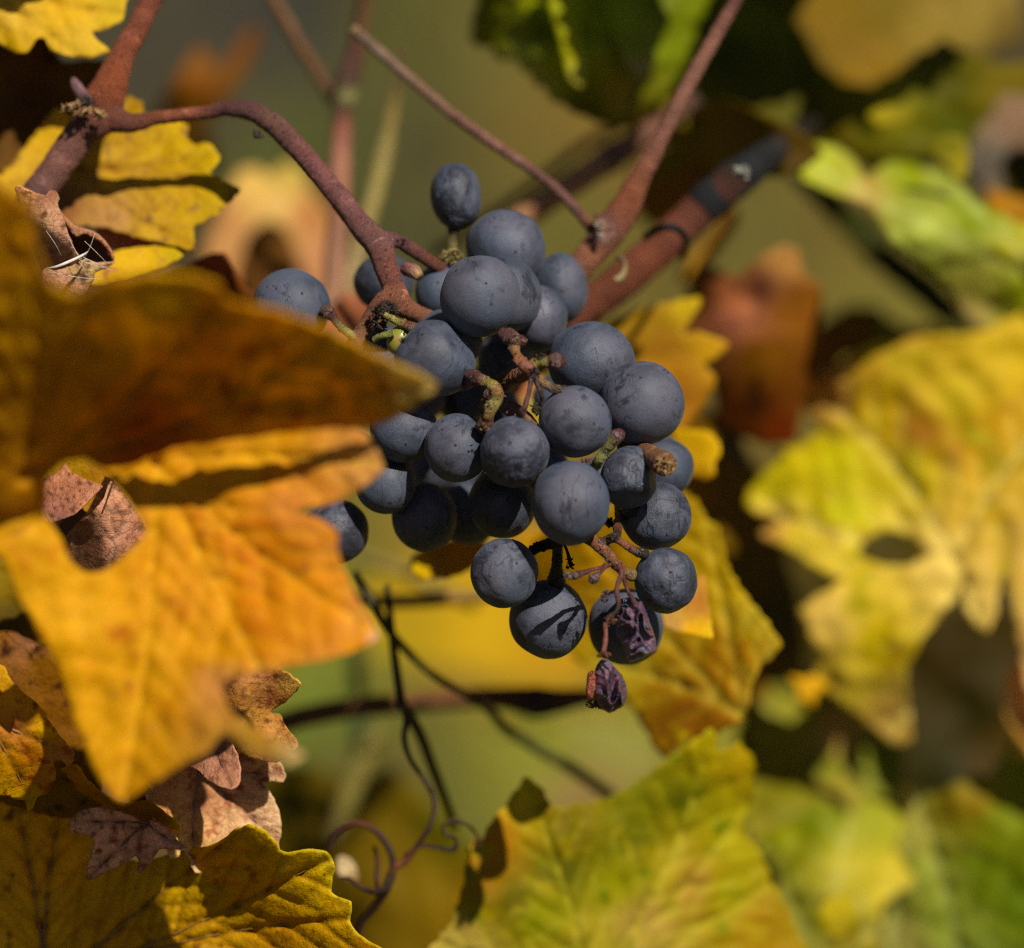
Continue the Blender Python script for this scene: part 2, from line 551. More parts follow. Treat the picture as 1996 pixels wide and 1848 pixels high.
def leaf(name, label, outline, depth, cols, cat='leaf', group=None, teeth=(26, 6), res=11, mat=None, holes=(), ripple=.0010,
         blot=(), veins=None, edge=None, parent=None, part=None, seed=None, crease=.0012, rib=None, thick=.00028, ribs_as_parts=False, under=None):
    """a vine leaf blade: outline in picture units, depth by control points, vertex colours = leaf pigments, on some leaves with painted shade"""
    mat = mat or M_FRESH
    seed = seed if seed is not None else (sum(ord(c) for c in (label or name)) % 997)
    rnd = random.Random(seed)
    ol = toothed(outline, teeth, rnd, min(7, res))
    hl = [toothed(h, (30, 1.5), rnd, 7) for h in holes]
    f = tps(depth)
    x0, y0 = ol.min(0); x1, y1 = ol.max(0)
    gx, gy = np.meshgrid(np.arange(x0, x1, res), np.arange(y0, y1, res * .87))
    gx = gx + (np.arange(gx.shape[0]) % 2)[:, None] * res * .5
    G = np.c_[gx.ravel(), gy.ravel()]
    rs = np.random.RandomState(seed)
    G = G + rs.uniform(-.18, .18, G.shape) * res
    G = G[inside(ol, G)]
    G = G[seg_dist(ol, G) > res * .45]
    for h in hl:
        G = G[~inside(h, G)]
        G = G[seg_dist(h, G) > res * .45]
    allp = [ol] + hl + [G]
    pts = np.concatenate(allp)
    edges, o = [], 0
    for loop in [ol] + hl:
        n = len(loop)
        edges += [(o + i, o + (i + 1) % n) for i in range(n)]
        o += n
    vs, es, fs, _, _, _ = delaunay_2d_cdt([Vector(p) for p in pts], edges, [], 0, 1e-4)
    X = np.array([tuple(v) for v in vs])
    tri = np.array([tuple(t) for t in fs if len(t) == 3])
    cen = X[tri].mean(1)
    ok = inside(ol, cen)
    for h in hl: ok &= ~inside(h, cen)
    tri = tri[ok]
    # veins
    vein_d = None
    lines = []
    if veins:
        base, tips = np.array(veins[0], float), veins[1]
        for tp in tips:
            tp = np.array(tp, float)
            dv = tp - base
            pn = np.array([-dv[1], dv[0]]) / (np.linalg.norm(dv) + 1e-9)
            bend = rnd.uniform(-.06, .06) * np.linalg.norm(dv)
            ts = np.linspace(0, 1, 9)
            main = base + ts[:, None] * dv + (np.sin(ts * math.pi) * bend)[:, None] * pn
            lines.append((main, 1.0))
            L = np.linalg.norm(dv)
            k = int(L / 70)
            for j in range(1, k + 1):
                t = j / (k + 1)
                s = base + t * dv + math.sin(t * math.pi) * bend * pn
                side = 1 if j % 2 else -1
                for sd in (side, -side):
                    ang = math.radians(rnd.uniform(38, 55)) * sd
                    u = dv / L
                    dr = np.array([u[0] * math.cos(ang) - u[1] * math.sin(ang), u[0] * math.sin(ang) + u[1] * math.cos(ang)])
                    ll = L * .38 * (1 - t * .6) * rnd.uniform(.7, 1.1)
                    q = s + dr * ll * .5 + u * ll * .04
                    lines.append((np.array([s, q, s + dr * ll + u * ll * .12]), .5))
    z = dmap(f(X))
    A = np.array([noise.noise(Vector((x / 130, y / 130, seed))) * 1.0 + .5 * noise.noise(Vector((x / 45, y / 45, seed + 5))) for x, y in X])
    z = z + A * ripple
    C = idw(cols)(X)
    for rgb, sc, th, soft in blot:
        nn = np.array([noise.noise(Vector((x / sc, y / sc, seed * 1.7 + sc))) + .45 * noise.noise(Vector((x / sc * 2.7, y / sc * 2.7, seed + 9))) for x, y in X])
        w = np.clip((nn - th) / soft, 0, 1)[:, None]
        C = C * (1 - w) + np.array(lin(rgb)) * w
    for ln, w in lines:
        dd = seg_dist(ln, X, False)
        wid = 9 * (1 if w == 1 else .7)
        k = np.exp(-(dd / wid) ** 2)
        z = z + k * crease * w
        tgt = np.array(lin(rib)) if rib else None
        if tgt is not None:
            kk = (np.exp(-(dd / (wid * .75)) ** 2) * (.55 if w == 1 else .35))[:, None]
            C = C * (1 - kk) + tgt * kk
    if edge:
        dd = seg_dist(ol, X)
        nn = np.array([.6 + .8 * noise.noise(Vector((x / 60, y / 60, seed + 3))) for x, y in X])
        k = (np.clip(1 - dd / (edge[1] * np.maximum(nn, .1)), 0, 1) * .85)[:, None]
        C = C * (1 - k) + np.array(lin(edge[0])) * k
    V = np.array([P(x, y, d) for (x, y), d in zip(X, z)])
    uv = np.c_[X / 100, np.full(len(X), seed * 1.37)]
    # give the sheet its thickness: a second skin and a rim
    nv = len(V)
    a, b, c = V[tri[:, 0]], V[tri[:, 1]], V[tri[:, 2]]
    fn = np.cross(b - a, c - a)
    VN = np.zeros_like(V)
    for k in range(3): np.add.at(VN, tri[:, k], fn)
    VN /= np.linalg.norm(VN, axis=1)[:, None] + 1e-12
    tcount = {}
    for t in tri:
        for i in range(3):
            e = (int(t[i]), int(t[(i + 1) % 3])); tcount[e] = 1
    rim = [(x, y) for (x, y) in tcount if (y, x) not in tcount]
    V2 = np.concatenate([V, V - VN * thick])
    F = [tuple(int(i) for i in t) for t in tri] + [tuple(int(i) + nv for i in t[::-1]) for t in tri]
    F += [(y, x, x + nv, y + nv) for x, y in rim]
    C2 = np.concatenate([C, C])
    uv2 = np.concatenate([uv, uv])
    root = parent
    if parent is None and (ribs_as_parts or part):
        root = empty(name, P(X[:, 0].mean(), X[:, 1].mean(), float(z.mean())), label, cat, group)
        o = mesh_obj(part or 'blade', V2, F, mat, root, cols=C2, uvs=uv2)
    elif parent is not None:
        o = mesh_obj(part or 'blade', V2, F, mat, parent, cols=C2, uvs=uv2)
        if label: o['label'] = label
    else:
        o = mesh_obj(name, V2, F, mat, None, cols=C2, uvs=uv2)
        tag(o, label, cat, group)
        return o
    if ribs_as_parts:
        def zf(q):
            q = np.atleast_2d(q)
            zz = dmap(f(q)) + np.array([noise.noise(Vector((x / 130, y / 130, seed))) + .5 * noise.noise(Vector((x / 45, y / 45, seed + 5))) for x, y in q]) * ripple
            return zz
        rc = rib or (150, 110, 40)
        for ln, w in lines:
            if w < 1: continue
            q = ln[inside(ol, ln)]
            if len(q) < 3: continue
            for h in hl: q = q[~inside(h, q)]
            if len(q) < 3: continue
            zz = zf(q) + crease - .0001
            L = len(q)
            pts3 = [(q[i, 0], q[i, 1], zz[i], 3.2 - 2.2 * i / L, rc) for i in range(L)]
            tube('vein', pts3, M_STEM, root, step=8, seg=6, rough=0)
    return root
# ------------------------------------------------------------------ the ground: a grassy bank behind, a sheet to the horizon
BANK = [(500,60,(52,48,36)),(330,200,(55,50,34)),(620,100,(46,42,33)),(560,20,(37,37,30)),(760,60,(78,76,15)),(850,100,(85,80,15)),(800,250,(61,60,25)),
 (550,330,(68,74,12)),(450,160,(61,55,37)),(560,200,(61,60,28)),(640,250,(61,65,18)),(1000,150,(96,87,18)),(900,350,(74,67,21)),(1060,260,(109,90,18)),(830,320,(61,55,31)),(780,430,(59,60,13)),
 (1150,280,(124,99,18)),(1100,380,(87,85,15)),(1500,500,(87,81,15)),(1650,480,(104,89,36)),(1700,600,(104,97,25)),(1760,640,(104,96,25)),
 (640,1350,(96,105,30)),(700,1300,(104,103,25)),(620,1290,(111,115,33)),(900,1230,(158,122,18)),(1000,1300,(145,117,33)),(1200,1320,(145,119,33)),(850,1460,(79,85,13)),
 (1000,1470,(128,126,43)),(1100,1550,(122,113,46)),(1150,1480,(132,128,46)),(1240,1430,(126,128,52)),(640,1450,(76,108,25)),(620,1560,(74,56,9)),(750,1560,(85,64,9)),(900,1600,(78,81,10)),
 (750,1720,(79,58,7)),(1420,830,(100,87,42)),(1400,760,(83,71,30)),(300,600,(65,44,7)),(300,1500,(83,53,7)),(1700,1200,(65,53,7)),(1900,300,(55,46,22)),(1900,1650,(55,56,9)),(1300,100,(46,44,9)),(1250,1900,(83,80,15))]

def bank_z(y):
    if y < 1.0: return 0.0
    t = y - 1.0
    return min(2.25 * t - .3 * math.exp(-t * 6) + .3, 4.2 + .25 * (t - 1.7)) if t < 60 else 18.8
def build_ground():
    f = idw(BANK, 4)
    xs = np.concatenate([np.linspace(-60, -1.6, 14), np.linspace(-1.5, 1.5, 120), np.linspace(1.6, 60, 14)])
    ys = np.concatenate([np.linspace(-60, .9, 14), np.linspace(1.0, 2.8, 110), np.geomspace(2.9, 200, 16)])
    V, px = [], []
    for y in ys:
        for x in xs:
            z = bank_z(y) + .015 * noise.noise(Vector((x * 6, y * 6, 0))) * (1 if y > .95 else .3)
            V.append((x, y, z))
            s = K * (D + y) / D
            px.append((998 + x / max(s, 1e-5), 924 - (z - CZ) / max(s, 1e-5)) if y > .9 else (3000, 3000))
    n = len(xs)
    F = [(j * n + i, j * n + i + 1, (j + 1) * n + i + 1, (j + 1) * n + i) for j in range(len(ys) - 1) for i in range(n - 1)]
    q = np.array(px)
    C = f(np.clip(q, -200, 2200))
    far = (np.abs(q[:, 0] - 998) > 1500) | (np.abs(q[:, 1] - 924) > 1500)
    C[far] = lin((70, 68, 34))
    m = NT('grassy_bank')
    col = m.n('Attribute', attribute_name='Col').outputs['Color']
    pos = m.n('NewGeometry').outputs['Position']
    hs = m.n('HueSaturation'); hs.inputs['Saturation'].default_value = 1.3; hs.inputs['Value'].default_value = .88; hs.inputs['Hue'].default_value = .49; m.l(col, hs.inputs['Color']); col = hs.outputs[0]
    c = m.mix(m.ramp(m.noise(pos, 14, 5), .35, .7, 0, .6), col, m.mix(1.0, col, (.5, .5, .4), 'MULTIPLY'))
    m.l(c, m.b.inputs['Base Color']); m.b.inputs['Roughness'].default_value = .9
    m.l(m.bump(m.noise(pos, 90, 5), .5, .01), m.b.inputs['Normal'])
    o = mesh_obj('ground', V, F, m.m, None, cols=C)
    tag(o, kind='structure')
    # short tufts on the bank
    rnd = random.Random(3)
    GV, GF, P2 = [], [], []
    for i in range(9000):
        y = rnd.uniform(1.05, 2.6); x = rnd.uniform(-.9, .9); z = bank_z(y)
        if not abs(z - CZ) < .75: continue
        h = rnd.uniform(.02, .05); a = rnd.uniform(0, 6.28); w = .0025
        lx, ly = rnd.uniform(-.015, .015), rnd.uniform(-.03, .0)
        o2 = len(GV)
        GV += [(x - w * math.cos(a), y - w * math.sin(a), z - .004), (x + w * math.cos(a), y + w * math.sin(a), z - .004), (x + lx, y + ly, z + h)]
        GF.append((o2, o2 + 1, o2 + 2))
        s = K * (D + y) / D
        P2 += [(998 + x / s, 924 - (z - CZ) / s)] * 3
    g = mesh_obj('grass', GV, GF, m.m, None, cols=f(np.array(P2)), smooth=False)
    tag(g, 'short dull grass growing on the blurred bank behind the vines', 'grass', kind='stuff')
build_ground()

# ------------------------------------------------------------------ the bunch
B = empty('grape_bunch', P(1020, 560, 0), 'bunch of ripe blue-black grapes hanging from the bent reddish stalk', 'grape bunch')

# x, y, rx, ry, depth, wrinkle, tilt, label
G = [
 (889,382,50,66,.016,.7,-4,'oval wrinkled grape standing alone above the bunch'),
 (986,486,78,78,.004,0,0,None),
 (936,577,79,80,-.012,.0,0,'round grape with a glinting top, at the front of the upper bunch'),
 (985,576,72,74,.001,0,0,None),
 (1093,562,53,69,.010,.12,-6,None),
 (1046,621,62,66,.008,0,0,None),
 (862,569,54,55,.012,0,0,None),
 (747,550,58,56,.026,.5,0,'shaded dented grape behind the reddish stalk'),
 (568,600,76,77,.004,.05,0,'grape apart from the bunch, half behind the amber leaf'),
 (848,698,80,74,-.014,.0,18,'squared grape beside the amber leaf tip'),
 (868,664,72,62,.004,0,0,None),
 (1153,706,85,80,-.004,0,0,None),
 (1251,785,83,82,-.012,0,0,'largest smooth round grape on the outer side'),
 (1121,822,71,70,-.018,.08,0,None),
 (891,873,66,67,-.012,.1,0,None),
 (1003,881,68,70,-.020,.75,0,'wrinkled grape with a creased crown in the middle of the bunch'),
 (787,836,66,66,-.006,.12,0,None),
 (1112,980,76,83,-.024,.1,0,'large speckled grape lowest on the front of the main bunch'),
 (1227,931,56,63,-.016,.55,8,'small dented grape beside the cut straw-coloured stub'),
 (1279,1006,69,67,-.006,.25,0,None),
 (1297,912,55,58,.012,0,0,None),
 (1285,893,47,47,.024,0,0,None),
 (1298,1132,62,65,-.014,.85,0,'shrivelled dimpled grape at the lower outer edge'),
 (983,1117,66,68,-.016,.35,0,'scuffed brownish grape at the lower end'),
 (1069,1207,76,77,-.004,.3,0,'round grape with thin stem shadows across it'),
 (1219,1222,73,76,.006,.2,0,'grape behind the dried raisin'),
 (979,982,66,69,-.002,.25,0,None),
 (752,942,60,61,-.002,.15,0,None),
 (827,1008,64,67,.002,.1,0,None),
 (913,1000,62,62,.018,0,0,None),
 (655,1035,64,64,.006,.3,0,'lowest grape beside the orange leaf, lit on one side only'),
 (690,890,49,50,.004,0,0,None),
 (750,690,56,56,.012,0,0,None),
 (905,770,60,58,.038,0,0,None),
 (985,700,56,60,.026,0,0,None),
 (1085,775,46,46,.026,0,0,None),
 (850,905,58,58,.030,0,0,None),
 (935,935,56,56,.034,0,0,None),
 (1055,915,54,54,.022,0,0,None),
 (965,800,52,50,.046,0,0,None),
 (1180,800,50,50,.024,0,0,None),
 (1175,935,48,48,.026,0,0,None),
 (815,770,56,56,.030,0,0,None),
]
# settle the depths so that berries touch instead of passing through each other
gd = [g[4] for g in G]
for it in range(120):
    for i in range(len(G)):
        for j in range(i + 1, len(G)):
            a, b = G[i], G[j]
            dx, dy = (a[0] - b[0]) * K, (a[1] - b[1]) * K
            ra, rb = (a[2] + a[3]) / 2 * K, (b[2] + b[3]) / 2 * K
            h = math.hypot(dx, dy)
            need = (ra + rb) * .95
            if h < need:
                dz = gd[j] - gd[i]
                want = math.sqrt(need * need - h * h)
                if abs(dz) < want:
                    sgn = 1 if (b[4] > a[4]) else -1
                    mv = (want - abs(dz) if dz * sgn >= 0 else want + abs(dz)) * .25
                    fi = .25 if a[4] < b[4] else .75      # the front berries stay put, the rear ones yield
                    gd[i] -= sgn * mv * fi * 2 * .5
                    gd[j] += sgn * mv * (1 - fi) * 2 * .5

def berry(i, g, d):
    x, y, rx, ry, _, wr, tilt, label = g
    bm = bmesh.new()
    bmesh.ops.create_icosphere(bm, subdivisions=6 if wr > .3 else 5, radius=1)
    sx, sz = size(rx, d), size(ry, d)
    sy = (sx + sz) / 2
    rnd = random.Random(i * 13 + 5)
    off = Vector((rnd.uniform(0, 50), rnd.uniform(0, 50), rnd.uniform(0, 50)))
    dents = []
    for k in range(int(2 + wr * 9)):
        v = Vector((rnd.gauss(0, 1), rnd.gauss(-.9, .8), rnd.gauss(0, 1))).normalized()
        dents.append((v, rnd.uniform(.25, .6) * (1 if wr else .6), rnd.uniform(.2, 1) * (.014 + .085 * wr)))
    oval = i == 0
    for v in bm.verts:
        p = v.co.copy()
        n1 = noise.noise(p * 1.3 + off)
        r = 1 + .034 * n1 + .008 * noise.noise(p * 3 + off)
        if wr:
            q = p * 1.9 + off
            if oval: q = Vector((p.x * 7, p.y * 5, p.z * 1.0)) + off
            rid = 1 - abs(noise.noise(q + Vector((noise.noise(p * 3 + off), 0, 0)) * .8)) * 2
            msk = min(1, max(0, .5 + 1.5 * noise.noise(p * 1.5 + off * 1.3)))
            if oval: msk = min(1, max(0, .55 - p.z * .6))
            r -= wr * (.030 if not oval else .040) * max(0, rid) ** 6 * msk
            r += wr * .010 * noise.noise(p * 5 + off)
        for dv, w, h in dents:
            a = p.angle(dv)
            if a < w: r -= h * (math.cos(a / w * math.pi) * .5 + .5)
        # the blossom scar: a small raised dot in a shallow dimple
        v.co = Vector((p.x * sx * r, p.y * sy * r, p.z * sz * r))
    sq = [(9, (.62, -.35, .68), .80), (9, (-.9, 0, .35), .93), (10, (-.2, -.5, .9), .9), (18, (.1, -.5, -.85), .80), (18, (.9, -.3, .2), .86), (5, (1, 0, -.2), .95)]
    for k, nrm, lim in sq:
        if k == i:
            nrm = Vector(nrm).normalized()
            R0 = (sx + sz) / 2
            for v in bm.verts:
                e = v.co.dot(nrm) - lim * R0
                if e > -.1 * R0:
                    s = (e + .1 * R0)
                    v.co -= nrm * (s * s / (s + .12 * R0)) * .9
    me = bpy.data.meshes.new('grape')
    bm.to_mesh(me); bm.free()
    me.polygons.foreach_set('use_smooth', [True] * len(me.polygons))
    me.materials.append(M_WRINK if wr > .2 else M_GRAPE)
    o = bpy.data.objects.new('grape', me)
    COL.objects.link(o)
    o.parent = B
    o.location = P(x, y, d) - B.location
    o.rotation_euler = (0, math.radians(tilt), 0)
    if label: o['label'] = label
    return o
scar_mat = plain_mat('scar', (70, 58, 42), (30, 24, 20), 1500, .8, .2, .8)
scars = {1:(.25,-.15),2:(.15,.22),6:(-.1,.3),9:(-.5,.45),11:(.3,-.35),12:(-.1,.55),13:(.5,-.05),14:(-.05,.1),16:(.05,-.45),17:(.1,.05),18:(-.1,-.35),19:(.3,-.5),22:(.1,.3),23:(.35,.3),26:(.2,.2),24:(.45,-.35),8:(.35,.3),15:(-.1,.25)}
for i, g in enumerate(G):
    go = berry(i, g, gd[i])
    if i in scars:
        u, w = scars[i]
        dirv = Vector((u, -math.sqrt(max(.05, 1 - u * u - w * w)), w)).normalized()
        hit = min(go.data.vertices, key=lambda v: -v.co.normalized().dot(dirv))
        nrm = hit.normal.copy(); t1 = nrm.orthogonal().normalized(); t2 = nrm.cross(t1)
        rr = size(3.4, 0); vs_ = [hit.co + nrm * rr * .5]
        for k in range(9):
            an = 2 * math.pi * k / 9
            vs_.append(hit.co + (t1 * math.cos(an) + t2 * math.sin(an)) * rr * (1 + .3 * math.sin(k * 2.3)) - nrm * rr * .15)
        sme = bpy.data.meshes.new('blossom_scar'); sme.from_pydata(vs_, [], [(0, 1 + k, 1 + (k + 1) % 9) for k in range(9)])
        sme.materials.append(scar_mat)
        so = bpy.data.objects.new('blossom_scar', sme); COL.objects.link(so); so.parent = go

RED, ORG, YEL, GRN, BRN, DRK, MAU, TAN = (135,70,55), (170,85,35), (165,145,45), (130,140,50), (100,65,45), (34,26,20), (120,80,80), (175,110,80)
def z_of(x, y, off=0.0):
    """depth of the berry surface or stem level near a point of the bunch"""
    return -.012 + off

# stalk: from the cane's node, bending down into the bunch, with its fork
wood('stalk', [
  [(215,236,.018,20,(150,75,55)),(262,239,.018,18,(140,75,60)),(300,230,.018,14,(165,80,55)),(345,225,.017,13,(170,80,55)),(405,219,.016,14,(150,75,60)),(440,212,.015,15,(120,65,70)),(488,216,.013,20,(125,75,75)),(528,238,.011,22,(135,85,75)),(562,270,.010,22,(140,85,80)),(600,312,.008,22,(145,80,80)),(650,372,.006,22,(140,80,80)),(700,436,.004,24,(145,85,85)),(738,480,.002,28,(150,95,90)),(752,520,0,24,(150,80,70)),(766,556,-.001,22,(150,80,72)),(775,584,-.002,27,(165,90,70)),(798,606,0,20,(180,105,75)),(835,622,.006,19,(160,85,60))],
  [(742,468,.003,22,(150,95,90)),(775,470,.004,14,(130,80,85)),(812,492,.006,14,(135,70,65)),(850,518,.008,14,(135,68,55)),(880,545,.014,13,(120,60,50))],
  [(776,580,-.002,24,(170,95,70)),(752,578,-.003,14,(175,100,75)),(735,590,-.004,11,(150,80,60)),(716,626,-.003,15,(150,90,60)),(695,668,-.002,18,(185,115,85)),(672,712,-.001,17,(160,85,65)),(650,760,.002,16,(120,65,50))],
 ], M_BARK, B, voxel=.0003, rough=.00007)
# bud scar under the bend of the stalk
crumbs('bud_scale', (503,262,.010), (9,8,.001), 9, size(6,0), M_DEBRIS, B, 4)
tube('bud_scar', [(790,525,.004,13,(150,85,90)),(805,528,.002,15,(160,95,95)),(818,540,.001,9,(190,150,90))], M_BARK, B, rough=.1)
crumbs('bract', (780,468,.003), (12,7,.001), 8, size(5,0), M_DEBRIS, B, 8)

# frass and dried flower parts lodged in the fork
crumbs('debris', (752,606,-.007), (26,20,.003), 150, size(5,0), M_DEBRIS, B, 11, stuff=True)
crumbs('debris', (738,632,-.006), (15,17,.003), 70, size(5,0), M_DEBRIS, B, 12, stuff=True)
crumbs('debris', (784,663,-.024), (7,6,.001), 16, size(3.5,0), M_DEBRIS, B, 13, stuff=True)
crumbs('debris', (880,500,.010), (24,16,.004), 90, size(5,0), plain_mat('straw_debris', (165,145,85), (60,48,28), 1100, .6, .3, .9, .0005, (30,24,16)), B, 14, stuff=True)

def stem(pts, name='pedicel', bumps=.0006, voxel=.00017, label=None):
    ch = pts if isinstance(pts[0], list) else [pts]
    return wood(name, ch, M_STEM, B, voxel=voxel, rough=.00007, smooth=2, bumps=bumps, label=label)
RD, OR, YE, GR, BK, PU = (110,45,40), (175,90,40), (175,150,55), (150,155,60), (30,24,20), (115,65,70)
stem([(628,600,-.002,12,(100,55,50)),(640,608,-.002,13,(105,55,48)),(652,622,-.002,8,(110,60,45)),(663,636,-.002,8,(170,150,60)),(680,650,-.003,9,(180,165,65)),(694,662,-.003,9,(170,150,60))])
stem([(748,612,-.010,6,(170,150,50)),(765,622,-.010,7,(185,160,55)),(778,629,-.010,8,(190,165,60)),(790,633,-.010,10,(150,80,55)),(806,640,-.010,12,(120,65,50)),(822,646,-.008,8,(100,50,40))])
stem([(728,662,-.010,6,(160,160,60)),(742,655,-.011,6,(165,165,65)),(758,651,-.011,8,(180,180,70)),(768,650,-.011,9,(150,160,60))], label='pale green stalk of the unripe berry')
# the one unripe berry
o = berry(90, (778,664,24,30,0,.1,20,None), -.008)
o.name = 'unripe_grape'; o['label'] = 'tiny unripe yellow-green berry beside the debris'
o.data.materials.clear(); o.data.materials.append(plain_mat('green_berry', (120,122,36), (140,132,46), 200, .35, .5, .2, .0002, (150,110,70)))
# central open rachis
stem([[(975,650,-.018,10,RD),(990,655,-.019,17,(110,60,55)),(1002,662,-.020,14,(115,62,50)),(1001,676,-.020,9,(150,110,50)),(1006,690,-.021,9,(190,110,45)),(1016,706,-.022,12,(185,85,40)),(1030,718,-.022,14,(150,60,45)),(1042,728,-.020,13,(150,70,40))],
      [(1014,660,-.019,8,RD),(1020,666,-.020,8,(105,50,50)),(1008,672,-.019,7,(120,70,45))],
      [(1030,712,-.021,10,(170,100,40)),(1045,709,-.021,9,(185,165,60)),(1060,707,-.022,9,(180,160,55)),(1070,705,-.022,12,(120,65,50)),(1083,704,-.022,18,(105,55,58)),(1094,704,-.020,12,(80,45,45))],
      [(1036,724,-.018,14,(170,90,45)),(1010,732,-.014,15,(165,80,40)),(985,742,-.010,16,(120,55,30)),(965,765,-.006,16,(90,45,25)),(945,800,.0,14,(60,35,20))]], name='rachis', bumps=.0008)
stem([[(912,728,-.018,10,RD),(925,736,-.019,15,(110,50,45)),(938,740,-.020,12,(115,60,45)),(948,745,-.020,10,(185,160,55)),(960,752,-.021,13,(175,140,50)),(968,765,-.021,13,(180,110,50)),(968,778,-.021,12,(165,140,55)),(962,790,-.022,11,(165,140,55)),(955,806,-.022,9,(170,125,50)),(951,815,-.021,11,(150,80,45)),(946,825,-.020,16,(115,50,40)),(938,838,-.016,13,(80,35,30))],
      [(925,740,-.019,14,(90,45,35)),(900,752,-.012,12,(60,35,25))]], bumps=.0008)
# dead thin side shoots
def twiglet(pts, rough=.25, name='dead_shoot', label=None):
    return tube(name, pts, M_BARK, B, step=2, seg=10, rough=rough, label=label)
twiglet([(1040,722,-.022,8,(90,50,45)),(1036,735,-.023,6,(70,40,38)),(1034,750,-.023,5,(95,55,55)),(1030,770,-.023,5,(105,60,62)),(1024,790,-.023,6,(110,65,65)),(1018,805,-.022,8,(105,65,55)),(1030,818,-.021,6,(150,100,70)),(1045,830,-.018,5,(120,80,60))])
twiglet([(1044,726,-.022,7,(60,40,35)),(1046,745,-.022,5,(75,50,42)),(1054,765,-.022,5,(65,45,38)),(1058,782,-.021,5,(60,40,34))])
crumbs('debris', (1046,796,-.020), (12,12,.002), 40, size(4.5,0), M_DEBRIS, B, 21, stuff=True)
crumbs('debris', (1042,728,-.023), (12,14,.0015), 46, size(3.6,0), M_DEBRIS, B, 22, stuff=True)
crumbs('debris', (1055,695,-.022), (12,6,.001), 26, size(3.2,0), M_DEBRIS, B, 23, stuff=True)
crumbs('debris', (955,792,-.023), (12,14,.001), 30, size(2.6,0), plain_mat('pale_scurf', (170,150,90), (110,80,45), 1200, .5, .5, .9), B, 24, stuff=True)
stem([(1046,736,-.021,7,(150,85,50)),(1060,747,-.021,8,(180,120,60)),(1075,756,-.021,9,(110,80,55)),(1090,760,-.020,10,(85,65,50)),(1102,758,-.018,8,(50,40,32))], bumps=.0007)
stem([(950,765,-.010,14,(110,60,50)),(985,790,-.012,16,(140,80,70)),(1010,808,-.013,17,(165,95,80)),(1030,822,-.012,14,(150,70,60)),(1050,850,-.004,12,(90,45,35))], name='rachis', bumps=.0003)
tube('dead_shoot', [(940,790,-.006,6,(150,160,60)),(950,795,-.006,9,(165,170,70)),(945,800,-.006,5,(150,150,60))], M_STEM, B, rough=.1)
scurf = plain_mat('stem_scurf', (150,120,85), (60,42,34), 1200, .5, .5, .9)
for k, (x, y, d, sx_, sy_, n_) in enumerate([(1002,660,-.0215,14,9,18),(1012,700,-.0235,8,12,10),(1083,704,-.0245,14,12,18),(924,735,-.0215,10,10,12),(945,832,-.0235,14,10,16),(966,775,-.0230,8,12,10),(1205,856,-.0215,9,8,10),(1180,1075,-.0200,14,20,16),(1200,1096,-.0195,12,8,12),(795,636,-.0115,10,6,8),(642,610,-.0035,8,8,7),(1120,1120,-.0262,9,7,16),(1160,1130,-.0255,9,9,12),(1250,1077,-.0185,14,6,14),(1090,758,-.0215,12,7,16)]):
    crumbs('scurf', (x, y, d), (sx_, sy_, .0008), n_, size(2.3, 0), scurf if k % 3 else M_DEBRIS, B, 60 + k, stuff=True)
# upper fork: stem of the lone oval grape
stem([(884,445,.016,12,(50,40,22)),(882,462,.016,8,(110,90,35)),(882,485,.015,9,(150,125,45)),(870,508,.014,9,(160,140,60)),(855,522,.012,8,(120,70,45))], bumps=.0008)
# stem of the berry beside the cut stub
stem([(1210,846,-.018,12,(95,50,55)),(1200,852,-.019,16,(110,60,62)),(1190,866,-.019,11,(150,140,65)),(1178,882,-.018,9,(170,170,85)),(1166,900,-.017,10,(165,160,75)),(1150,925,-.008,9,(140,120,50))], bumps=.0006)
crumbs('debris', (1143,897,-.020), (12,5,.001), 26, size(3.5,0), plain_mat('purple_debris', (120,80,70), (70,45,42), 1100, .6, .4, .9), B, 25, stuff=True)
# cut stub with crumbled pith
wood('cut_stub', [[(1215,868,-.002,15,(90,48,30)),(1240,872,-.010,17,(150,85,50)),(1262,884,-.016,20,(160,95,60)),(1286,899,-.022,24,(150,95,60)),(1297,906,-.025,25,(140,85,50))]], M_BARK, B, voxel=.0003, label='brown cut stub with a crumbly straw-coloured end')
crumbs('pith', (1297,908,-.0262), (17,19,.0012), 170, size(4.2,0), M_PITH, B, 31, stuff=True, elong=3)
# lower rachis
stem([[(1085,1010,.0,10,(120,60,30)),(1120,1040,-.010,11,(150,70,35)),(1150,1050,-.016,13,(180,95,45)),(1170,1064,-.018,14,(185,95,50)),(1185,1080,-.018,11,(170,85,45)),(1197,1095,-.018,10,(170,90,45)),(1212,1110,-.017,10,(165,95,45)),(1228,1120,-.016,12,(170,130,70)),(1240,1124,-.014,9,(130,100,60))],
      [(1172,1060,-.018,12,(130,90,65)),(1186,1052,-.018,9,(80,60,45)),(1200,1046,-.018,10,(60,42,32)),(1204,1030,-.014,7,(140,60,35)),(1206,1010,-.008,7,(130,60,30)),(1204,985,.0,7,(70,35,20))],
      [(1200,1050,-.018,8,(90,50,35)),(1212,1058,-.018,7,(170,80,45)),(1228,1068,-.018,8,(165,75,45)),(1242,1075,-.018,9,(60,50,42)),(1258,1080,-.016,11,(52,46,40))]], name='rachis', bumps=.0005)
crumbs('debris', (1196,1047,-.020), (11,8,.001), 34, size(3.2,0), M_DEBRIS, B, 33, stuff=True)
crumbs('dried_flower', (1186,1018,-.006), (10,9,.003), 24, size(6,0), plain_mat('black_debris', (18,15,12), (28,22,18), 900, .7, .2, .8), B, 34)
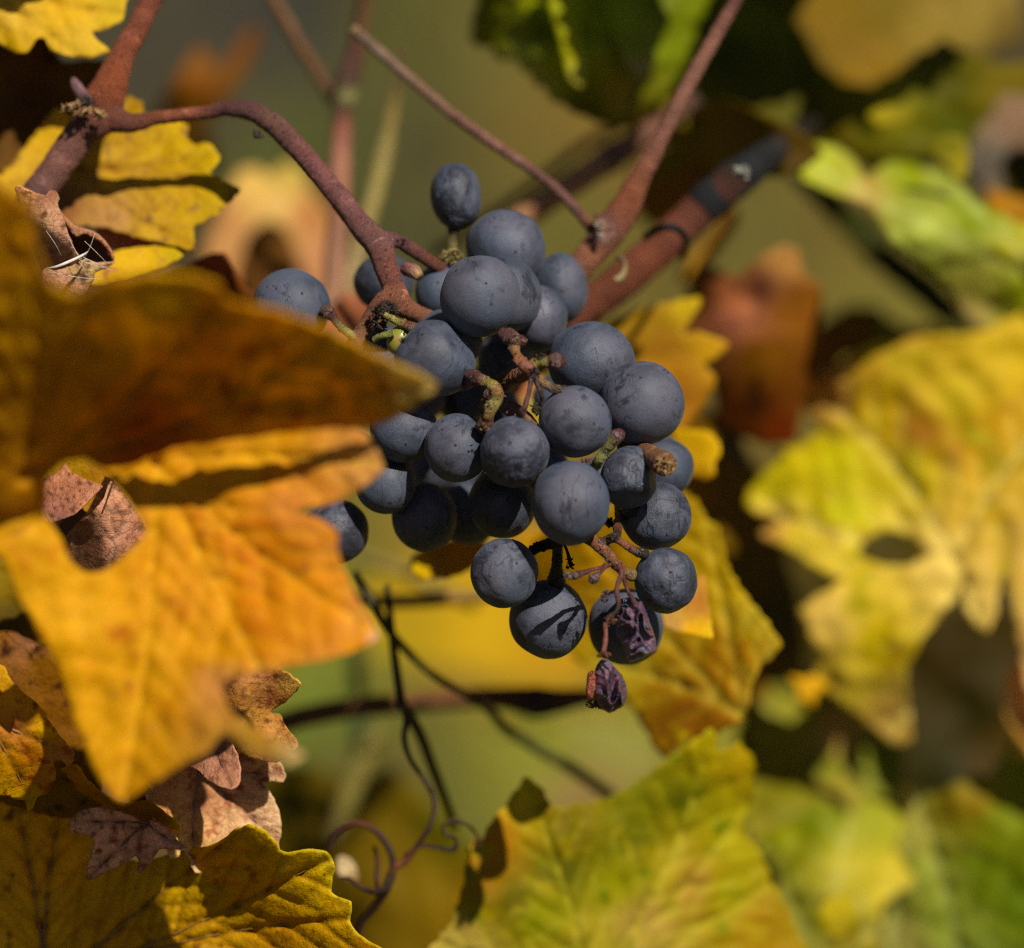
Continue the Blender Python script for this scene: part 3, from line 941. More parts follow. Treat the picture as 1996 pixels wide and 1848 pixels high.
stem([[(1190,1100,-.018,5.2,(130,60,50)),(1172,1106,-.020,4.5,(150,70,60)),(1150,1112,-.022,4.5,(140,65,60)),(1134,1118,-.024,5.2,(120,60,55)),(1120,1122,-.025,7.5,(105,70,60)),(1108,1124,-.025,4.5,(80,60,55))],
      [(1182,1100,-.020,4,(130,60,50)),(1176,1110,-.022,4,(140,60,55)),(1170,1116,-.023,4,(130,55,50)),(1163,1122,-.024,8,(125,85,95)),(1158,1128,-.024,11,(120,85,98)),(1151,1136,-.024,6,(90,60,70))]], bumps=.0006)
twiglet([(1205,1100,-.020,5.0,(120,60,60)),(1212,1118,-.022,5.8,(115,55,55)),(1204,1140,-.023,5.0,(110,52,55)),(1202,1158,-.024,5.0,(105,50,50)),(1206,1175,-.024,5.0,(95,50,45)),(1202,1192,-.024,4.3,(60,38,30)),(1186,1204,-.024,4.3,(75,45,30)),(1180,1218,-.025,5.0,(110,60,40)),(1180,1235,-.025,5.0,(130,55,50)),(1179,1255,-.025,5.0,(130,55,50)),(1177,1270,-.025,5.8,(120,60,45))], .22)
twiglet([(1214,1122,-.018,4.8,(100,45,45)),(1220,1140,-.020,4.0,(105,40,42)),(1226,1156,-.021,4.0,(105,40,42)),(1232,1166,-.022,4.8,(85,35,38)),(1238,1178,-.022,7.2,(75,32,36)),(1244,1186,-.022,8.0,(70,32,38))], .22)
crumbs('debris', (1190,1208,-.025), (12,12,.001), 24, size(4,0), plain_mat('rust_debris', (115,65,42), (60,36,24), 1000, .6, .3, .8), B, 35, stuff=True)
crumbs('debris', (1177,1276,-.026), (13,5,.0015), 34, size(4,0), bpy.data.materials['rust_debris'], B, 36, stuff=True)
crumbs('debris', (1180,1162,-.020), (9,12,.001), 22, size(4.5,0), plain_mat('mauve_debris', (95,70,66), (60,44,42), 1000, .6, .3, .8), B, 37, stuff=True)
crumbs('debris', (1215,1190,-.0175), (12,26,.0008), 60, size(4.5,0), plain_mat('grey_mould', (95,100,108), (60,62,66), 1400, .9, .1, .9), B, 38, stuff=True)
# dark stems left of the lower rachis
stem([[(1132,1046,-.012,8,(90,45,25)),(1100,1052,-.012,10,(70,40,22)),(1070,1060,-.010,11,(50,32,20)),(1048,1068,-.010,10,(40,28,20)),(1035,1078,-.010,8,(30,22,18))],
      [(1088,1050,-.010,11,(75,50,22)),(1087,1080,-.010,11,(80,55,25)),(1086,1106,-.010,11,(70,48,24)),(1085,1120,-.009,15,(28,22,20)),(1085,1134,-.007,19,(20,17,18))]], bumps=.0006)
crumbs('debris', (1052,1066,-.012), (16,10,.002), 30, size(4,0), bpy.data.materials['black_debris'], B, 39, stuff=True)
twiglet([(1098,1058,-.012,3,(30,22,20)),(1106,1076,-.013,3,(28,20,18)),(1110,1092,-.014,4,(24,18,16)),(1114,1104,-.014,5,(24,18,16))], .3)
crumbs('debris', (1111,1098,-.015), (8,12,.001), 24, size(4,0), bpy.data.materials['black_debris'], B, 40, stuff=True)
crumbs('debris', (1106,1122,-.026), (9,8,.001), 26, size(3.2,0), plain_mat('glint_debris', (120,110,110), (60,50,48), 1200, .25, .8, .9), B, 41, stuff=True)

# raisins: collapsed, folded skins
def raisin(name, outline, d, depth_amp, mat, seed, label):
    rnd = random.Random(seed)
    ol = toothed(outline, (14, 1.2), rnd, 2.5)
    c = ol.mean(0)
    res = 1.6
    x0, y0 = ol.min(0); x1, y1 = ol.max(0)
    gx, gy = np.meshgrid(np.arange(x0, x1, res), np.arange(y0, y1, res))
    Gp = np.c_[gx.ravel(), gy.ravel()] + np.random.RandomState(seed).uniform(-.3, .3, (gx.size, 2))
    Gp = Gp[inside(ol, Gp)]; Gp = Gp[seg_dist(ol, Gp) > 1.0]
    pts = np.concatenate([ol, Gp])
    n = len(ol)
    vs, es, fs, _, _, _ = delaunay_2d_cdt([Vector(p) for p in pts], [(i, (i + 1) % n) for i in range(n)], [], 0, 1e-4)
    X = np.array([tuple(v) for v in vs]); tri = np.array([t for t in fs if len(t) == 3])
    tri = tri[inside(ol, X[tri].mean(1))]
    e = seg_dist(ol, X); em = e.max()
    prof = np.sqrt(np.clip(1 - (1 - np.clip(e / (em * .55), 0, 1)) ** 2, 0, 1))
    V, V2 = [], []
    for (x, y), pr in zip(X, prof):
        q = Vector((x / 30, y / 46, seed))
        w = Vector((noise.noise(q), noise.noise(q + Vector((7, 3, 1))), 0)) * .9
        f1 = 1 - abs(noise.noise(q * 1.3 + w)) * 2.6
        f2 = 1 - abs(noise.noise(q * 3.1 + w * 1.6 + Vector((3, 3, 3)))) * 2.2
        fold = max(0, f1) ** 2.5 * 1.1 + max(0, f2) ** 2 * .18 + .35 * noise.noise(q * .8)
        z = pr * depth_amp * (.35 + .65 * fold)
        rim = math.exp(-(1 - pr) * 0) * 0
        V.append(P(x, y, d - z)); V2.append(P(x, y, d + pr * depth_amp * .6))
    nv = len(V)
    tcount = {}
    F = [tuple(int(i) for i in t) for t in tri] + [tuple(int(i) + nv for i in t[::-1]) for t in tri]
    for t in tri:
        for i in range(3): tcount[(int(t[i]), int(t[(i + 1) % 3]))] = 1
    F += [(b, a, a + nv, b + nv) for a, b in tcount if (b, a) not in tcount]
    o = mesh_obj(name, V + V2, F, mat, B)
    o['label'] = label
    return o
raisin('raisin', [(1216,1190),(1235,1178),(1250,1172),(1256,1184),(1262,1200),(1268,1218),(1276,1240),(1280,1270),(1262,1278),(1240,1288),(1226,1290),(1218,1270),(1212,1250),(1202,1235),(1204,1212)], -.021, .0050, M_RAISIN, 3, 'folded purple raisin resting against a sound grape')
raisin('raisin', [(1166,1292),(1176,1284),(1188,1288),(1198,1300),(1212,1316),(1220,1335),(1221,1356),(1214,1376),(1200,1384),(1188,1390),(1174,1382),(1162,1366),(1158,1345),(1162,1322),(1160,1305)], -.022, .0052, M_RAISIN, 8, 'crumpled maroon raisin hanging at the very bottom')
raisin('seed', [(1146,1312),(1156,1308),(1162,1320),(1160,1345),(1154,1362),(1146,1366),(1143,1345),(1144,1325)], -.022, .0026, plain_mat('rust_seed', (150,70,40), (90,36,22), 700, .3, .6, .9, .0005, (190,110,60)), 5, 'shiny rust-coloured dried berry beside the lowest raisin')
crumbs('debris', (1160,1372,-.020), (20,10,.002), 50, size(5,0), bpy.data.materials['mauve_debris'], B, 43, stuff=True)

# ------------------------------------------------------------------ canes
c1 = empty('vine_cane', P(205, 225, .018), 'thick reddish brown cane with a swollen node that carries the grape stalk', 'vine cane')
wood('cane', [
  [(330,-60,.022,21,(150,70,55)),(295,0,.021,22,(160,75,58)),(268,55,.020,22,(170,78,55)),(240,105,.019,25,(175,78,50)),(222,150,.018,32,(185,80,45)),(205,190,.018,40,(175,75,45)),(196,225,.018,38,(150,70,55)),(168,250,.018,34,(140,80,70)),(140,285,.018,32,(150,90,80)),(105,335,.018,31,(150,92,82)),(66,388,.018,31,(120,75,75)),(20,455,.018,31,(110,65,60)),(-60,560,.018,31,(110,65,60))],
  [(205,225,.018,30,(150,75,60)),(240,238,.018,22,(145,75,60)),(268,240,.018,17,(150,80,62))],
 ], M_BARK, c1, voxel=.0004, rough=.00008)
tube('bud', [(172,200,.014,13,(110,75,80)),(158,182,.013,13,(120,80,85)),(149,168,.013,12,(125,85,90)),(143,155,.013,7,(110,75,80)),(141,150,.013,2,(90,60,60))], M_BARK, c1, rough=.08)
crumbs('bark_scale', (150,212,.011), (26,14,.002), 60, size(6.5,0), M_PITH, c1, 51, elong=3)
crumbs('bark_scale', (168,196,.011), (18,10,.002), 30, size(6,0), M_DEBRIS, c1, 52, elong=3)
crumbs('bark_scale', (195,222,.010), (12,9,.001), 26, size(6,0), M_PITH, c1, 53, elong=3)

c2 = empty('vine_cane', P(1170, 460, .03), 'slanting brown cane with a forked node, passing down behind the topmost grapes', 'vine cane')
wood('cane', [
  [(1470,-70,.040,14,(130,70,70)),(1440,-10,.040,14,(130,70,70)),(1400,60,.039,15,(150,90,75)),(1355,140,.038,16,(155,95,78)),(1310,225,.037,17,(150,90,75)),(1275,295,.036,19,(155,90,72)),(1245,350,.035,23,(165,85,58)),(1222,400,.034,30,(170,82,52)),(1190,448,.033,34,(150,85,65)),(1160,485,.032,30,(165,90,65)),(1120,535,.031,27,(170,100,75)),(1070,600,.031,26,(130,70,50)),(1000,690,.035,26,(100,55,40))],
  [(1175,452,.032,20,(140,85,70)),(1150,440,.032,12,(160,95,65)),(1120,405,.033,11,(145,90,85)),(1060,348,.036,11,(145,92,85)),(980,293,.040,11,(150,95,85)),(900,236,.044,11,(150,98,85)),(830,180,.047,11,(155,110,90)),(770,128,.050,11,(150,115,95)),(715,80,.053,11,(150,118,98)),(686,56,.054,13,(190,140,95))],
  [(1168,450,.030,10,(140,95,85)),(1166,425,.028,9,(155,90,80)),(1164,412,.028,8,(160,90,80))]],
  M_BARK, c2, voxel=.0005, rough=.00008)
crumbs('bud_scale', (1170,446,.026), (9,22,.001), 26, size(6,0), plain_mat('grey_scale', (170,150,130), (110,90,75), 900, .7, .3, .7), c2, 54)
tube('tendril', [(1200,500,.03,5,(90,60,30)),(1214,505,.03,5,(110,80,45)),(1218,520,.03,6,(150,125,75)),(1212,538,.03,7,(170,145,95)),(1200,548,.03,9,(165,140,90))], M_BARK, c2, rough=.2)

c3 = empty('vine_cane', P(1300, 470, .07), 'thick red-brown cane with black tape and a dark tie, behind the topmost grapes', 'vine cane')
wood('cane', [[(900,830,.09,38,(120,50,25)),(1030,710,.08,38,(140,60,32)),(1135,610,.075,38,(150,65,38)),(1210,548,.072,39,(150,65,38)),(1290,480,.072,38,(145,62,40)),(1370,405,.072,38,(120,55,38)),(1440,345,.074,36,(60,36,26)),(1500,300,.09,28,(50,32,22)),(1550,262,.14,24,(40,28,16)),(1600,235,.18,20,(40,28,16))]], M_BARK, c3, voxel=.0009, rough=.0001)
tube('tape', [(1368,406,.072,39,(20,20,22)),(1385,390,.072,41,(20,20,22)),(1410,368,.073,38,(22,24,26)),(1430,352,.074,41,(30,32,34)),(1460,330,.075,35,(20,22,24)),(1496,303,.086,29,(16,16,18))], M_TAPE, c3, rough=.05)
tube('tie', [(1258,462,.050,7,(18,14,14)),(1290,444,.040,7,(18,14,14)),(1320,446,.040,7,(20,16,15)),(1338,470,.050,7,(18,14,14)),(1330,500,.075,7,(18,14,14))], M_TAPE, c3, rough=.02)
crumbs('torn_paper', (1447,336,.036), (14,16,.002), 30, size(7,0), plain_mat('tape_wear', (140,138,125), (110,108,98), 300, .7, .3, .5), c3, 57)

def cane(label, pts, rough=.05, extra=None, **kw):
    o = tube('vine_cane', pts, M_BARK, None, label, 'vine cane', rough=rough, step=6, **kw)
    return o
cane('pale tan cane seen blurred above the topmost round grape', [(940,480,.12,22,(170,110,70)),(1010,432,.12,24,(185,120,80)),(1090,375,.12,26,(190,125,85)),(1165,325,.12,26,(190,125,85)),(1190,308,.12,30,(110,75,60)),(1230,280,.12,22,(150,90,70)),(1290,240,.12,20,(130,75,55)),(1360,190,.12,18,(80,50,30))])
cane('thin dark red shoot crossing behind the slanting cane', [(840,500,.17,11,(100,55,15)),(960,420,.17,11,(110,55,15)),(1060,345,.17,11,(90,45,15)),(1130,290,.17,11,(110,45,20)),(1200,250,.17,11,(110,45,25)),(1290,215,.17,10,(90,45,20))])
cane('upright pinkish cane with a pale node behind the bent grape stalk', [(720,-40,.11,16,(90,60,10)),(706,40,.11,16,(100,60,15)),(692,110,.11,18,(90,35,25)),(676,160,.11,26,(80,50,30)),(674,188,.11,24,(150,140,80)),(668,215,.11,20,(80,45,30)),(666,250,.11,19,(160,85,70)),(662,330,.11,22,(190,120,95)),(660,400,.11,22,(170,100,75)),(655,480,.11,22,(175,115,90)),(650,560,.11,24,(190,130,100)),(630,640,.11,24,(170,110,80)),(610,740,.11,24,(120,80,50))])
cane('brown shoot slanting down to the pale node', [(510,-40,.12,12,(120,70,20)),(540,10,.12,12,(120,70,20)),(580,80,.12,12,(115,65,20)),(620,145,.12,12,(110,60,20)),(652,200,.12,13,(90,60,20))])
cane('slim straw-coloured upright stalk behind the bent grape stalk', [(782,100,.13,7,(90,60,25)),(772,170,.13,8,(110,80,25)),(764,220,.13,12,(150,120,50)),(748,300,.13,16,(180,155,80)),(730,380,.13,17,(180,155,80)),(712,440,.13,17,(180,150,85)),(690,520,.13,19,(190,160,105)),(670,600,.13,20,(180,140,90)),(650,700,.13,20,(140,100,60))])
cane('level dark brown cane with a black knot, behind and below the bunch', [(500,1425,.12,21,(114,60,10)),(600,1395,.12,22,(114,60,10)),(700,1378,.12,21,(118,64,10)),(800,1370,.12,21,(118,64,10)),(900,1362,.12,21,(113,62,10)),(990,1360,.12,23,(94,48,10)),(1045,1368,.12,34,(43,24,7)),(1090,1366,.12,26,(81,40,7)),(1150,1358,.12,18,(121,70,13)),(1250,1350,.12,17,(121,70,13)),(1350,1350,.12,16,(108,67,13))])
cane('tan stalk running level behind the lowest grapes', [(600,1165,.11,13,(140,95,30)),(720,1172,.11,14,(145,95,30)),(830,1170,.11,14,(150,85,30)),(930,1160,.11,13,(160,120,40)),(1010,1148,.11,12,(160,120,40))])
cane('faint olive stalk above the level stalk, behind the lowest grapes', [(690,1080,.20,12,(120,100,35)),(780,1112,.20,13,(150,125,50)),(860,1150,.20,13,(140,115,45)),(930,1180,.20,12,(130,110,35))])
cane('soft green upright stalk beside the crinkled brown leaf', [(690,1230,.24,16,(62,80,24)),(696,1320,.24,15,(62,80,24)),(702,1400,.24,15,(60,74,22)),(700,1500,.24,15,(60,74,22))])
cane('pale shoot hanging below the level dark cane', [(740,1420,.20,18,(150,130,50)),(710,1480,.20,22,(155,135,55)),(680,1550,.20,20,(150,130,50)),(650,1640,.20,14,(90,70,20))])

def tendril(label, chains, group=None):
    e = empty('tendril', P(*chains[0][0][:3]), label, 'tendril', group)
    for ch in chains:
        tube('tendril_strand', ch, M_TENDRIL, e, step=3, seg=10, rough=.05)
TB = (62,44,12)
tendril('long dark tendril sloping down from the orange leaf tip and across the level dark cane', [[(690,1115,.055,7,(70,62,24)),(720,1165,.055,9,(66,58,22)),(755,1225,.055,9,(70,60,18)),(800,1275,.06,8,(74,66,20)),(850,1318,.065,8,(76,70,22)),(905,1352,.07,8,(60,48,14)),(955,1385,.08,9,(66,52,20)),(985,1420,.09,10,(80,76,34)),(1040,1455,.10,11,(90,88,44)),(1110,1495,.11,12,(100,92,48)),(1190,1550,.12,12,(110,90,50))]])
tendril('upright thin tendril dropping to the curled loops', [[(755,1140,.05,6,TB),(762,1220,.05,8,(70,64,22)),(772,1300,.05,9,(66,60,20)),(782,1365,.045,9,(60,46,18)),(792,1400,.04,7,(52,34,18)),(788,1440,.038,6,(44,28,10)),(800,1480,.036,5,(48,30,10)),(830,1525,.034,5,(46,28,10)),(847,1565,.032,5,(60,32,16)),(838,1610,.030,5,(50,28,14)),(812,1650,.030,5,(56,30,20)),(790,1680,.030,7,(110,52,40)),(770,1688,.030,8,(140,70,55))],
  [(782,1370,.05,12,(70,50,14)),(818,1430,.06,11,(70,52,14)),(845,1500,.065,10,(64,50,14)),(872,1570,.07,9,(60,46,14)),(888,1610,.075,8,(60,50,14))],
  [(770,1688,.030,7,(110,50,40)),(762,1705,.030,8,(56,30,18)),(752,1735,.030,9,(50,26,16)),(728,1770,.032,9,(50,26,16)),(705,1800,.034,8,(60,30,16)),(690,1850,.036,7,(60,32,16)),(680,1900,.036,7,(60,32,16))]])
tendril('thick reddish curled tendril loop beside the golden leaf', [[(642,1655,.030,5.6,(48,19,10)),(652,1628,.030,6.4,(51,19,10)),(678,1608,.030,6.4,(72,22,12)),(705,1606,.030,6.4,(104,39,22)),(735,1622,.030,6.4,(64,22,12)),(758,1655,.030,6.4,(44,15,9)),(766,1690,.030,6.4,(40,14,8)),(758,1725,.030,6.4,(40,14,8)),(735,1738,.028,6.4,(40,14,8)),(705,1730,.026,4.8,(64,26,17)),(680,1712,.026,3.2,(56,28,17)),(660,1712,.026,2.4,(48,26,15))],
  [(730,1650,.033,3.2,(80,26,14)),(736,1680,.033,4.8,(88,28,15)),(735,1715,.032,4.8,(64,20,11)),(738,1735,.030,4.8,(48,18,10))]])
tendril('small twisted tendril curl joined to the loops', [[(788,1668,.030,4.0,(96,39,24)),(820,1650,.030,4.0,(72,32,18)),(850,1652,.031,4.0,(44,23,11)),(880,1658,.032,4.8,(40,20,10)),(892,1646,.032,4.0,(40,19,10)),(885,1630,.033,3.2,(44,22,12)),(870,1628,.033,3.2,(38,19,10)),(864,1612,.033,3.2,(41,20,11)),(880,1600,.033,3.2,(64,29,17)),(905,1604,.034,3.2,(56,27,14)),(925,1620,.034,3.2,(72,39,17)),(936,1640,.034,3.2,(88,45,17)),(925,1662,.034,3.2,(72,39,15))]])
# ------------------------------------------------------------------ leaves close to the camera
YL, YG, OC, AM, TN, PK, OL, DK = (226,178,48), (196,172,40), (205,150,35), (205,120,20), (205,160,110), (196,142,112), (130,120,22), (70,45,15)
spots = ((150,80,40), 26, .52, .18)
ambl = empty('vine_leaf', P(350, 900, -.065), 'huge blurred amber and orange leaf with pointed tips, nearest of all', 'leaf')
leaf('blade', 'shaded amber upper fold', [(-90,330),(0,362),(45,385),(72,430),(74,490),(100,550),(150,572),(205,545),(300,528),(420,548),(445,585),(540,603),(640,640),(735,690),(852,748),(805,790),(730,828),(640,832),(540,842),(430,858),(330,872),(255,905),(205,912),(160,893),(118,900),(90,935),(84,985),(0,1003),(-90,1010)],
     [(0,380,-.134),(250,540,-.126),(440,580,-.119),(640,650,-.107),(850,748,-.094),(700,830,-.084),(500,845,-.081),(250,905,-.079),(0,1000,-.081),(-90,600,-.120),(300,720,-.102)],
     [(0,420,(243,180,8)),(100,600,(243,191,8)),(300,600,(245,198,10)),(640,660,(243,191,15)),(830,750,(241,216,126)),(500,750,(232,180,8)),(100,800,(227,168,8)),(290,850,(169,85,10)),(700,800,(227,168,10)),(400,700,(227,161,6))],
     teeth=(60,4), blot=[((150,70,12), 95, .42, .4), ((120,46,10), 60, .62, .3)], parent=ambl, part='blade', mat=M_AMBER, ripple=.002, seed=11, veins=((40,930),[(850,748),(640,650),(440,560),(200,545),(60,400)]), crease=.0012, rib=(200,140,30))
leaf('blade', 'sunlit orange lower lobes', [(-90,985),(0,996),(80,975),(90,1010),(118,1050),(130,1085),(165,1117),(200,1117),(235,1088),(268,1060),(284,1030),(262,990),(232,950),(205,918),(250,900),(330,870),(430,855),(540,838),(640,828),(715,846),(746,912),(700,955),(640,982),(583,993),(575,1002),(620,1012),(655,1035),(658,1070),(668,1110),(700,1175),(738,1242),(665,1278),(560,1300),(470,1316),(432,1330),(430,1350),(460,1400),(510,1430),(594,1472),(560,1492),(500,1470),(440,1432),(425,1440),(400,1470),(345,1495),(300,1525),(242,1562),(205,1535),(170,1460),(140,1380),(118,1310),(90,1255),(40,1165),(0,1085),(-90,1020)],
     [(0,1000,-.078),(250,905,-.073),(500,845,-.072),(745,910,-.082),(590,1000,-.078),(660,1100,-.082),(735,1240,-.086),(430,1330,-.084),(240,1560,-.082),(590,1470,-.104),(120,1300,-.078),(350,1200,-.078),(0,1085,-.077)],
     [(0,1020,(222,168,50)),(60,1130,(235,182,60)),(150,1200,(238,185,62)),(300,1000,(215,150,25)),(500,900,(225,165,35)),(740,910,(215,160,90)),(560,990,(224,150,75)),(500,1060,(218,130,20)),(650,1060,(222,150,60)),(500,1200,(218,132,18)),(350,1150,(222,150,22)),(738,1242,(232,190,160)),(712,1225,(222,150,40)),(700,1262,(222,150,40)),(620,1180,(222,145,25)),(300,1300,(225,165,28)),(200,1400,(232,175,36)),(240,1540,(215,155,40)),(430,1330,(205,145,80)),(590,1470,(210,180,120)),(500,1440,(205,160,70)),(420,1260,(222,158,28))],
     teeth=(80,4), blot=[((170,95,50), 34, .58, .16), ((206,110,18), 80, .35, .5), ((160,110,105), 24, .72, .12)], parent=ambl, part='blade', mat=M_YELLOW, ripple=.0016, seed=23, veins=((300,900),[(735,1235),(240,1550),(590,1460),(740,905),(20,1050)]), crease=.0011, rib=(238,196,80))
leaf('vine_leaf', 'blurred olive green leaf edge below the orange leaf, at the frame edge', [(-80,1060),(-20,1075),(20,1110),(60,1175),(96,1240),(90,1262),(60,1248),(20,1230),(-80,1215)], [(0,1100,-.045),(90,1250,-.045),(-80,1200,-.045)], [(0,1120,(150,120,8)),(90,1240,(130,95,10)),(20,1220,(90,70,10))], teeth=(40,3), group='autumn vine leaves')

# ------------------------------------------------------------------ upper corner
leaf('vine_leaf', 'bright yellow blurred leaf above the thick node, cropped by the top corner', [(-70,-70),(270,-70),(246,5),(238,38),(205,58),(178,62),(190,80),(212,100),(190,108),(150,112),(100,98),(88,74),(72,76),(52,100),(30,104),(0,84),(-70,70)],
     [(0,0,.035),(240,20,.035),(180,110,.030),(-70,60,.035)], [(20,30,(228,190,80)),(120,20,(226,184,60)),(230,10,(210,180,60)),(150,80,(222,186,70)),(0,80,(190,150,30))], teeth=(40,4), group='autumn vine leaves', veins=((-60,-60),[(235,30),(150,110),(20,100)]), rib=(205,165,60))
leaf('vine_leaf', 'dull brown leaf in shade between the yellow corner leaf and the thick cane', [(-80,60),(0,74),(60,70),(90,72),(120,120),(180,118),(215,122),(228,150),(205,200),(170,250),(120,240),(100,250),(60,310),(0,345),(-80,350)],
     [(0,80,.058),(220,130,.058),(0,340,.052)], [(0,120,(120,78,10)),(60,200,(90,58,16)),(150,140,(110,78,12)),(100,260,(100,60,20)),(0,320,(110,75,20))], blot=[((60,32,20),40,.3,.3)], teeth=(40,4), group='autumn vine leaves', mat=M_YELLOW)  # brown also stands in for shade from the leaves above
leaf('vine_leaf', 'mottled yellow toothed leaf behind the thick cane, crossed by its shadow', [(-60,330),(0,345),(40,300),(80,250),(112,212),(140,230),(160,240),(200,215),(243,190),(276,200),(282,225),(320,230),(350,238),(364,246),(366,270),(378,284),(398,280),(418,290),(426,304),(418,328),(406,336),(430,350),(468,370),(445,395),(420,418),(392,432),(374,446),(380,470),(372,484),(340,480),(300,470),(262,462),(230,450),(180,440),(120,440),(60,430),(-60,440)],
     [(0,340,.045),(250,200,.048),(468,370,.036),(375,480,.030),(120,430,.036),(300,340,.040)],
     [(20,330,(226,186,70)),(90,250,(224,184,60)),(250,200,(170,130,20)),(220,330,(210,170,60)),(350,270,(205,170,40)),(415,300,(215,185,30)),(460,370,(212,182,20)),(400,410,(200,165,40)),(340,380,(205,165,55)),(300,440,(205,165,60)),(370,470,(200,160,40)),(220,420,(196,150,90)),(120,400,(150,100,60))],
     teeth=(26,5), blot=[((150,105,70),22,.30,.3)], mat=M_YELLOW, group='autumn vine leaves', veins=((150,330),[(468,372),(375,480),(420,300),(260,200),(20,360)]), crease=.0008, rib=(175,130,50), res=8)
leaf('vine_leaf', 'small bright yellow lobe between the curled brown leaf and the amber leaf', [(150,545),(186,528),(215,495),(260,484),(310,481),(340,488),(358,498),(335,512),(300,530),(250,548),(190,560)], [(200,540,.028),(358,498,.028),(260,480,.030)], [(200,540,(222,180,60)),(260,500,(226,186,60)),(350,498,(205,175,30))], blot=[((190,130,80),20,.45,.2)], teeth=(30,3), group='autumn vine leaves', res=7)
leaf('vine_leaf', 'pinkish tan withered leaf under the mottled yellow toothed leaf', [(190,430),(250,430),(300,455),(360,478),(382,486),(350,496),(300,500),(230,490),(190,470)], [(200,440,.040),(380,485,.040),(250,500,.040)], [(220,450,(185,125,90)),(360,480,(170,120,60))], teeth=(30,2), group='autumn vine leaves', mat=M_DRY)
# curled dry leaf
cr = empty('curled_dry_leaf', P(130, 480, .005), 'curled tan dead leaf with a dark maroon hollow, below the thick cane', 'dry leaf')
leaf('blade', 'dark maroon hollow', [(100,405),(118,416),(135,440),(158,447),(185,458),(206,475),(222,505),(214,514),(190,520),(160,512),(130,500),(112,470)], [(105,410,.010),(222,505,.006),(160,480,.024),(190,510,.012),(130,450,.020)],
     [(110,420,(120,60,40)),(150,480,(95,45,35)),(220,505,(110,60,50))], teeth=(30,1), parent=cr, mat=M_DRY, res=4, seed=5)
leaf('blade', None, [(98,402),(112,405),(130,425),(145,440),(160,444),(185,452),(204,468),(222,495),(222,508),(206,480),(185,464),(165,455),(150,462),(136,446),(120,424),(104,414)], [(100,404,.006),(222,500,.002),(160,450,.004)], [(110,408,(190,130,85)),(160,448,(205,150,110)),(218,492,(190,130,95))], teeth=(30,.6), parent=cr, mat=M_DRY, res=4, seed=6, ripple=.0003)
leaf('blade', None, [(30,364),(48,366),(66,374),(88,382),(96,372),(110,374),(116,388),(112,398),(122,425),(135,460),(148,490),(160,505),(130,520),(100,530),(88,540),(70,500),(50,440)], [(32,366,-.004),(114,385,-.002),(160,505,-.003),(90,540,.004),(95,450,-.009),(60,460,.003)],
     [(50,372,(215,160,110)),(90,388,(160,110,80)),(100,420,(205,160,120)),(120,470,(195,150,120)),(100,500,(165,115,85)),(150,505,(205,165,130)),(85,460,(190,145,105))], teeth=(20,1.5), blot=[((120,75,50),16,.25,.3)], parent=cr, mat=M_DRY, res=4, seed=7)
leaf('blade', None, [(84,525),(110,528),(140,518),(165,505),(190,512),(222,510),(205,522),(185,530),(182,545),(165,575),(140,585),(110,580),(80,560)], [(90,530,-.002),(215,512,.002),(160,575,.004),(120,550,-.004)],
     [(100,535,(205,150,120)),(150,520,(190,155,100)),(200,516,(200,160,120)),(140,560,(215,160,130)),(175,530,(230,200,130))], teeth=(20,1.5), blot=[((130,90,70),14,.3,.3)], parent=cr, mat=M_DRY, res=4, seed=8)
tube('silk_thread', [(88,524,-.009,1,(235,225,215)),(110,520,-.011,3,(235,225,215)),(135,510,-.011,3.4,(235,225,215)),(160,498,-.008,2.5,(235,225,215)),(172,490,-.005,.8,(235,225,215))], M_SILK, cr, step=3, seg=8)
for a, b in (((98,530),(200,545)),((150,505),(205,522)),((160,500),(225,530)),((120,440),(170,540)),((185,455),(150,520)),((90,450),(120,500)),((165,470),(210,515))):
    tube('silk_thread', [(a[0],a[1],-.008,.45,(220,210,200)),((a[0]+b[0])/2+4,(a[1]+b[1])/2+3,-.007,.45,(220,210,200)),(b[0],b[1],-.004,.45,(220,210,200))], M_SILK, cr, step=6, seg=5, rough=0)

# seen through the gap of the amber leaf
hole = empty('folded_dry_leaf', P(180, 1000, -.02), 'folded wrinkled brown leaf seen through the gap in the amber leaf', 'dry leaf')
leaf('blade', 'speckled yellow sunlit part', [(60,880),(130,880),(215,890),(260,930),(300,1000),(310,1060),(270,1090),(220,1060),(150,980),(60,960)], [(60,880,.000),(300,1050,.002),(210,890,.0),(60,960,.0)], [(150,900,(190,150,30)),(190,930,(185,130,40)),(240,960,(215,165,50)),(275,1030,(220,175,120)),(265,990,(222,175,80))], teeth=(20,1), blot=[((140,80,40),16,.4,.3)], parent=hole, mat=M_YELLOW, res=5, seed=9)
leaf('blade', 'furrowed flap', [(85,935),(115,920),(127,905),(140,922),(165,935),(192,945),(200,950),(185,965),(150,1000),(125,1012),(100,1020),(70,1010),(70,960)], [(90,940,-.004),(200,948,-.010),(130,1010,-.016),(80,1000,-.010)], [(100,930,(190,125,85)),(130,915,(200,135,95)),(150,960,(185,125,90)),(110,990,(175,115,90)),(120,1010,(150,100,80))], teeth=(12,1), blot=[((115,70,50),10,.1,.4)], parent=hole, mat=M_DRY, res=4, seed=10, ripple=.0012)
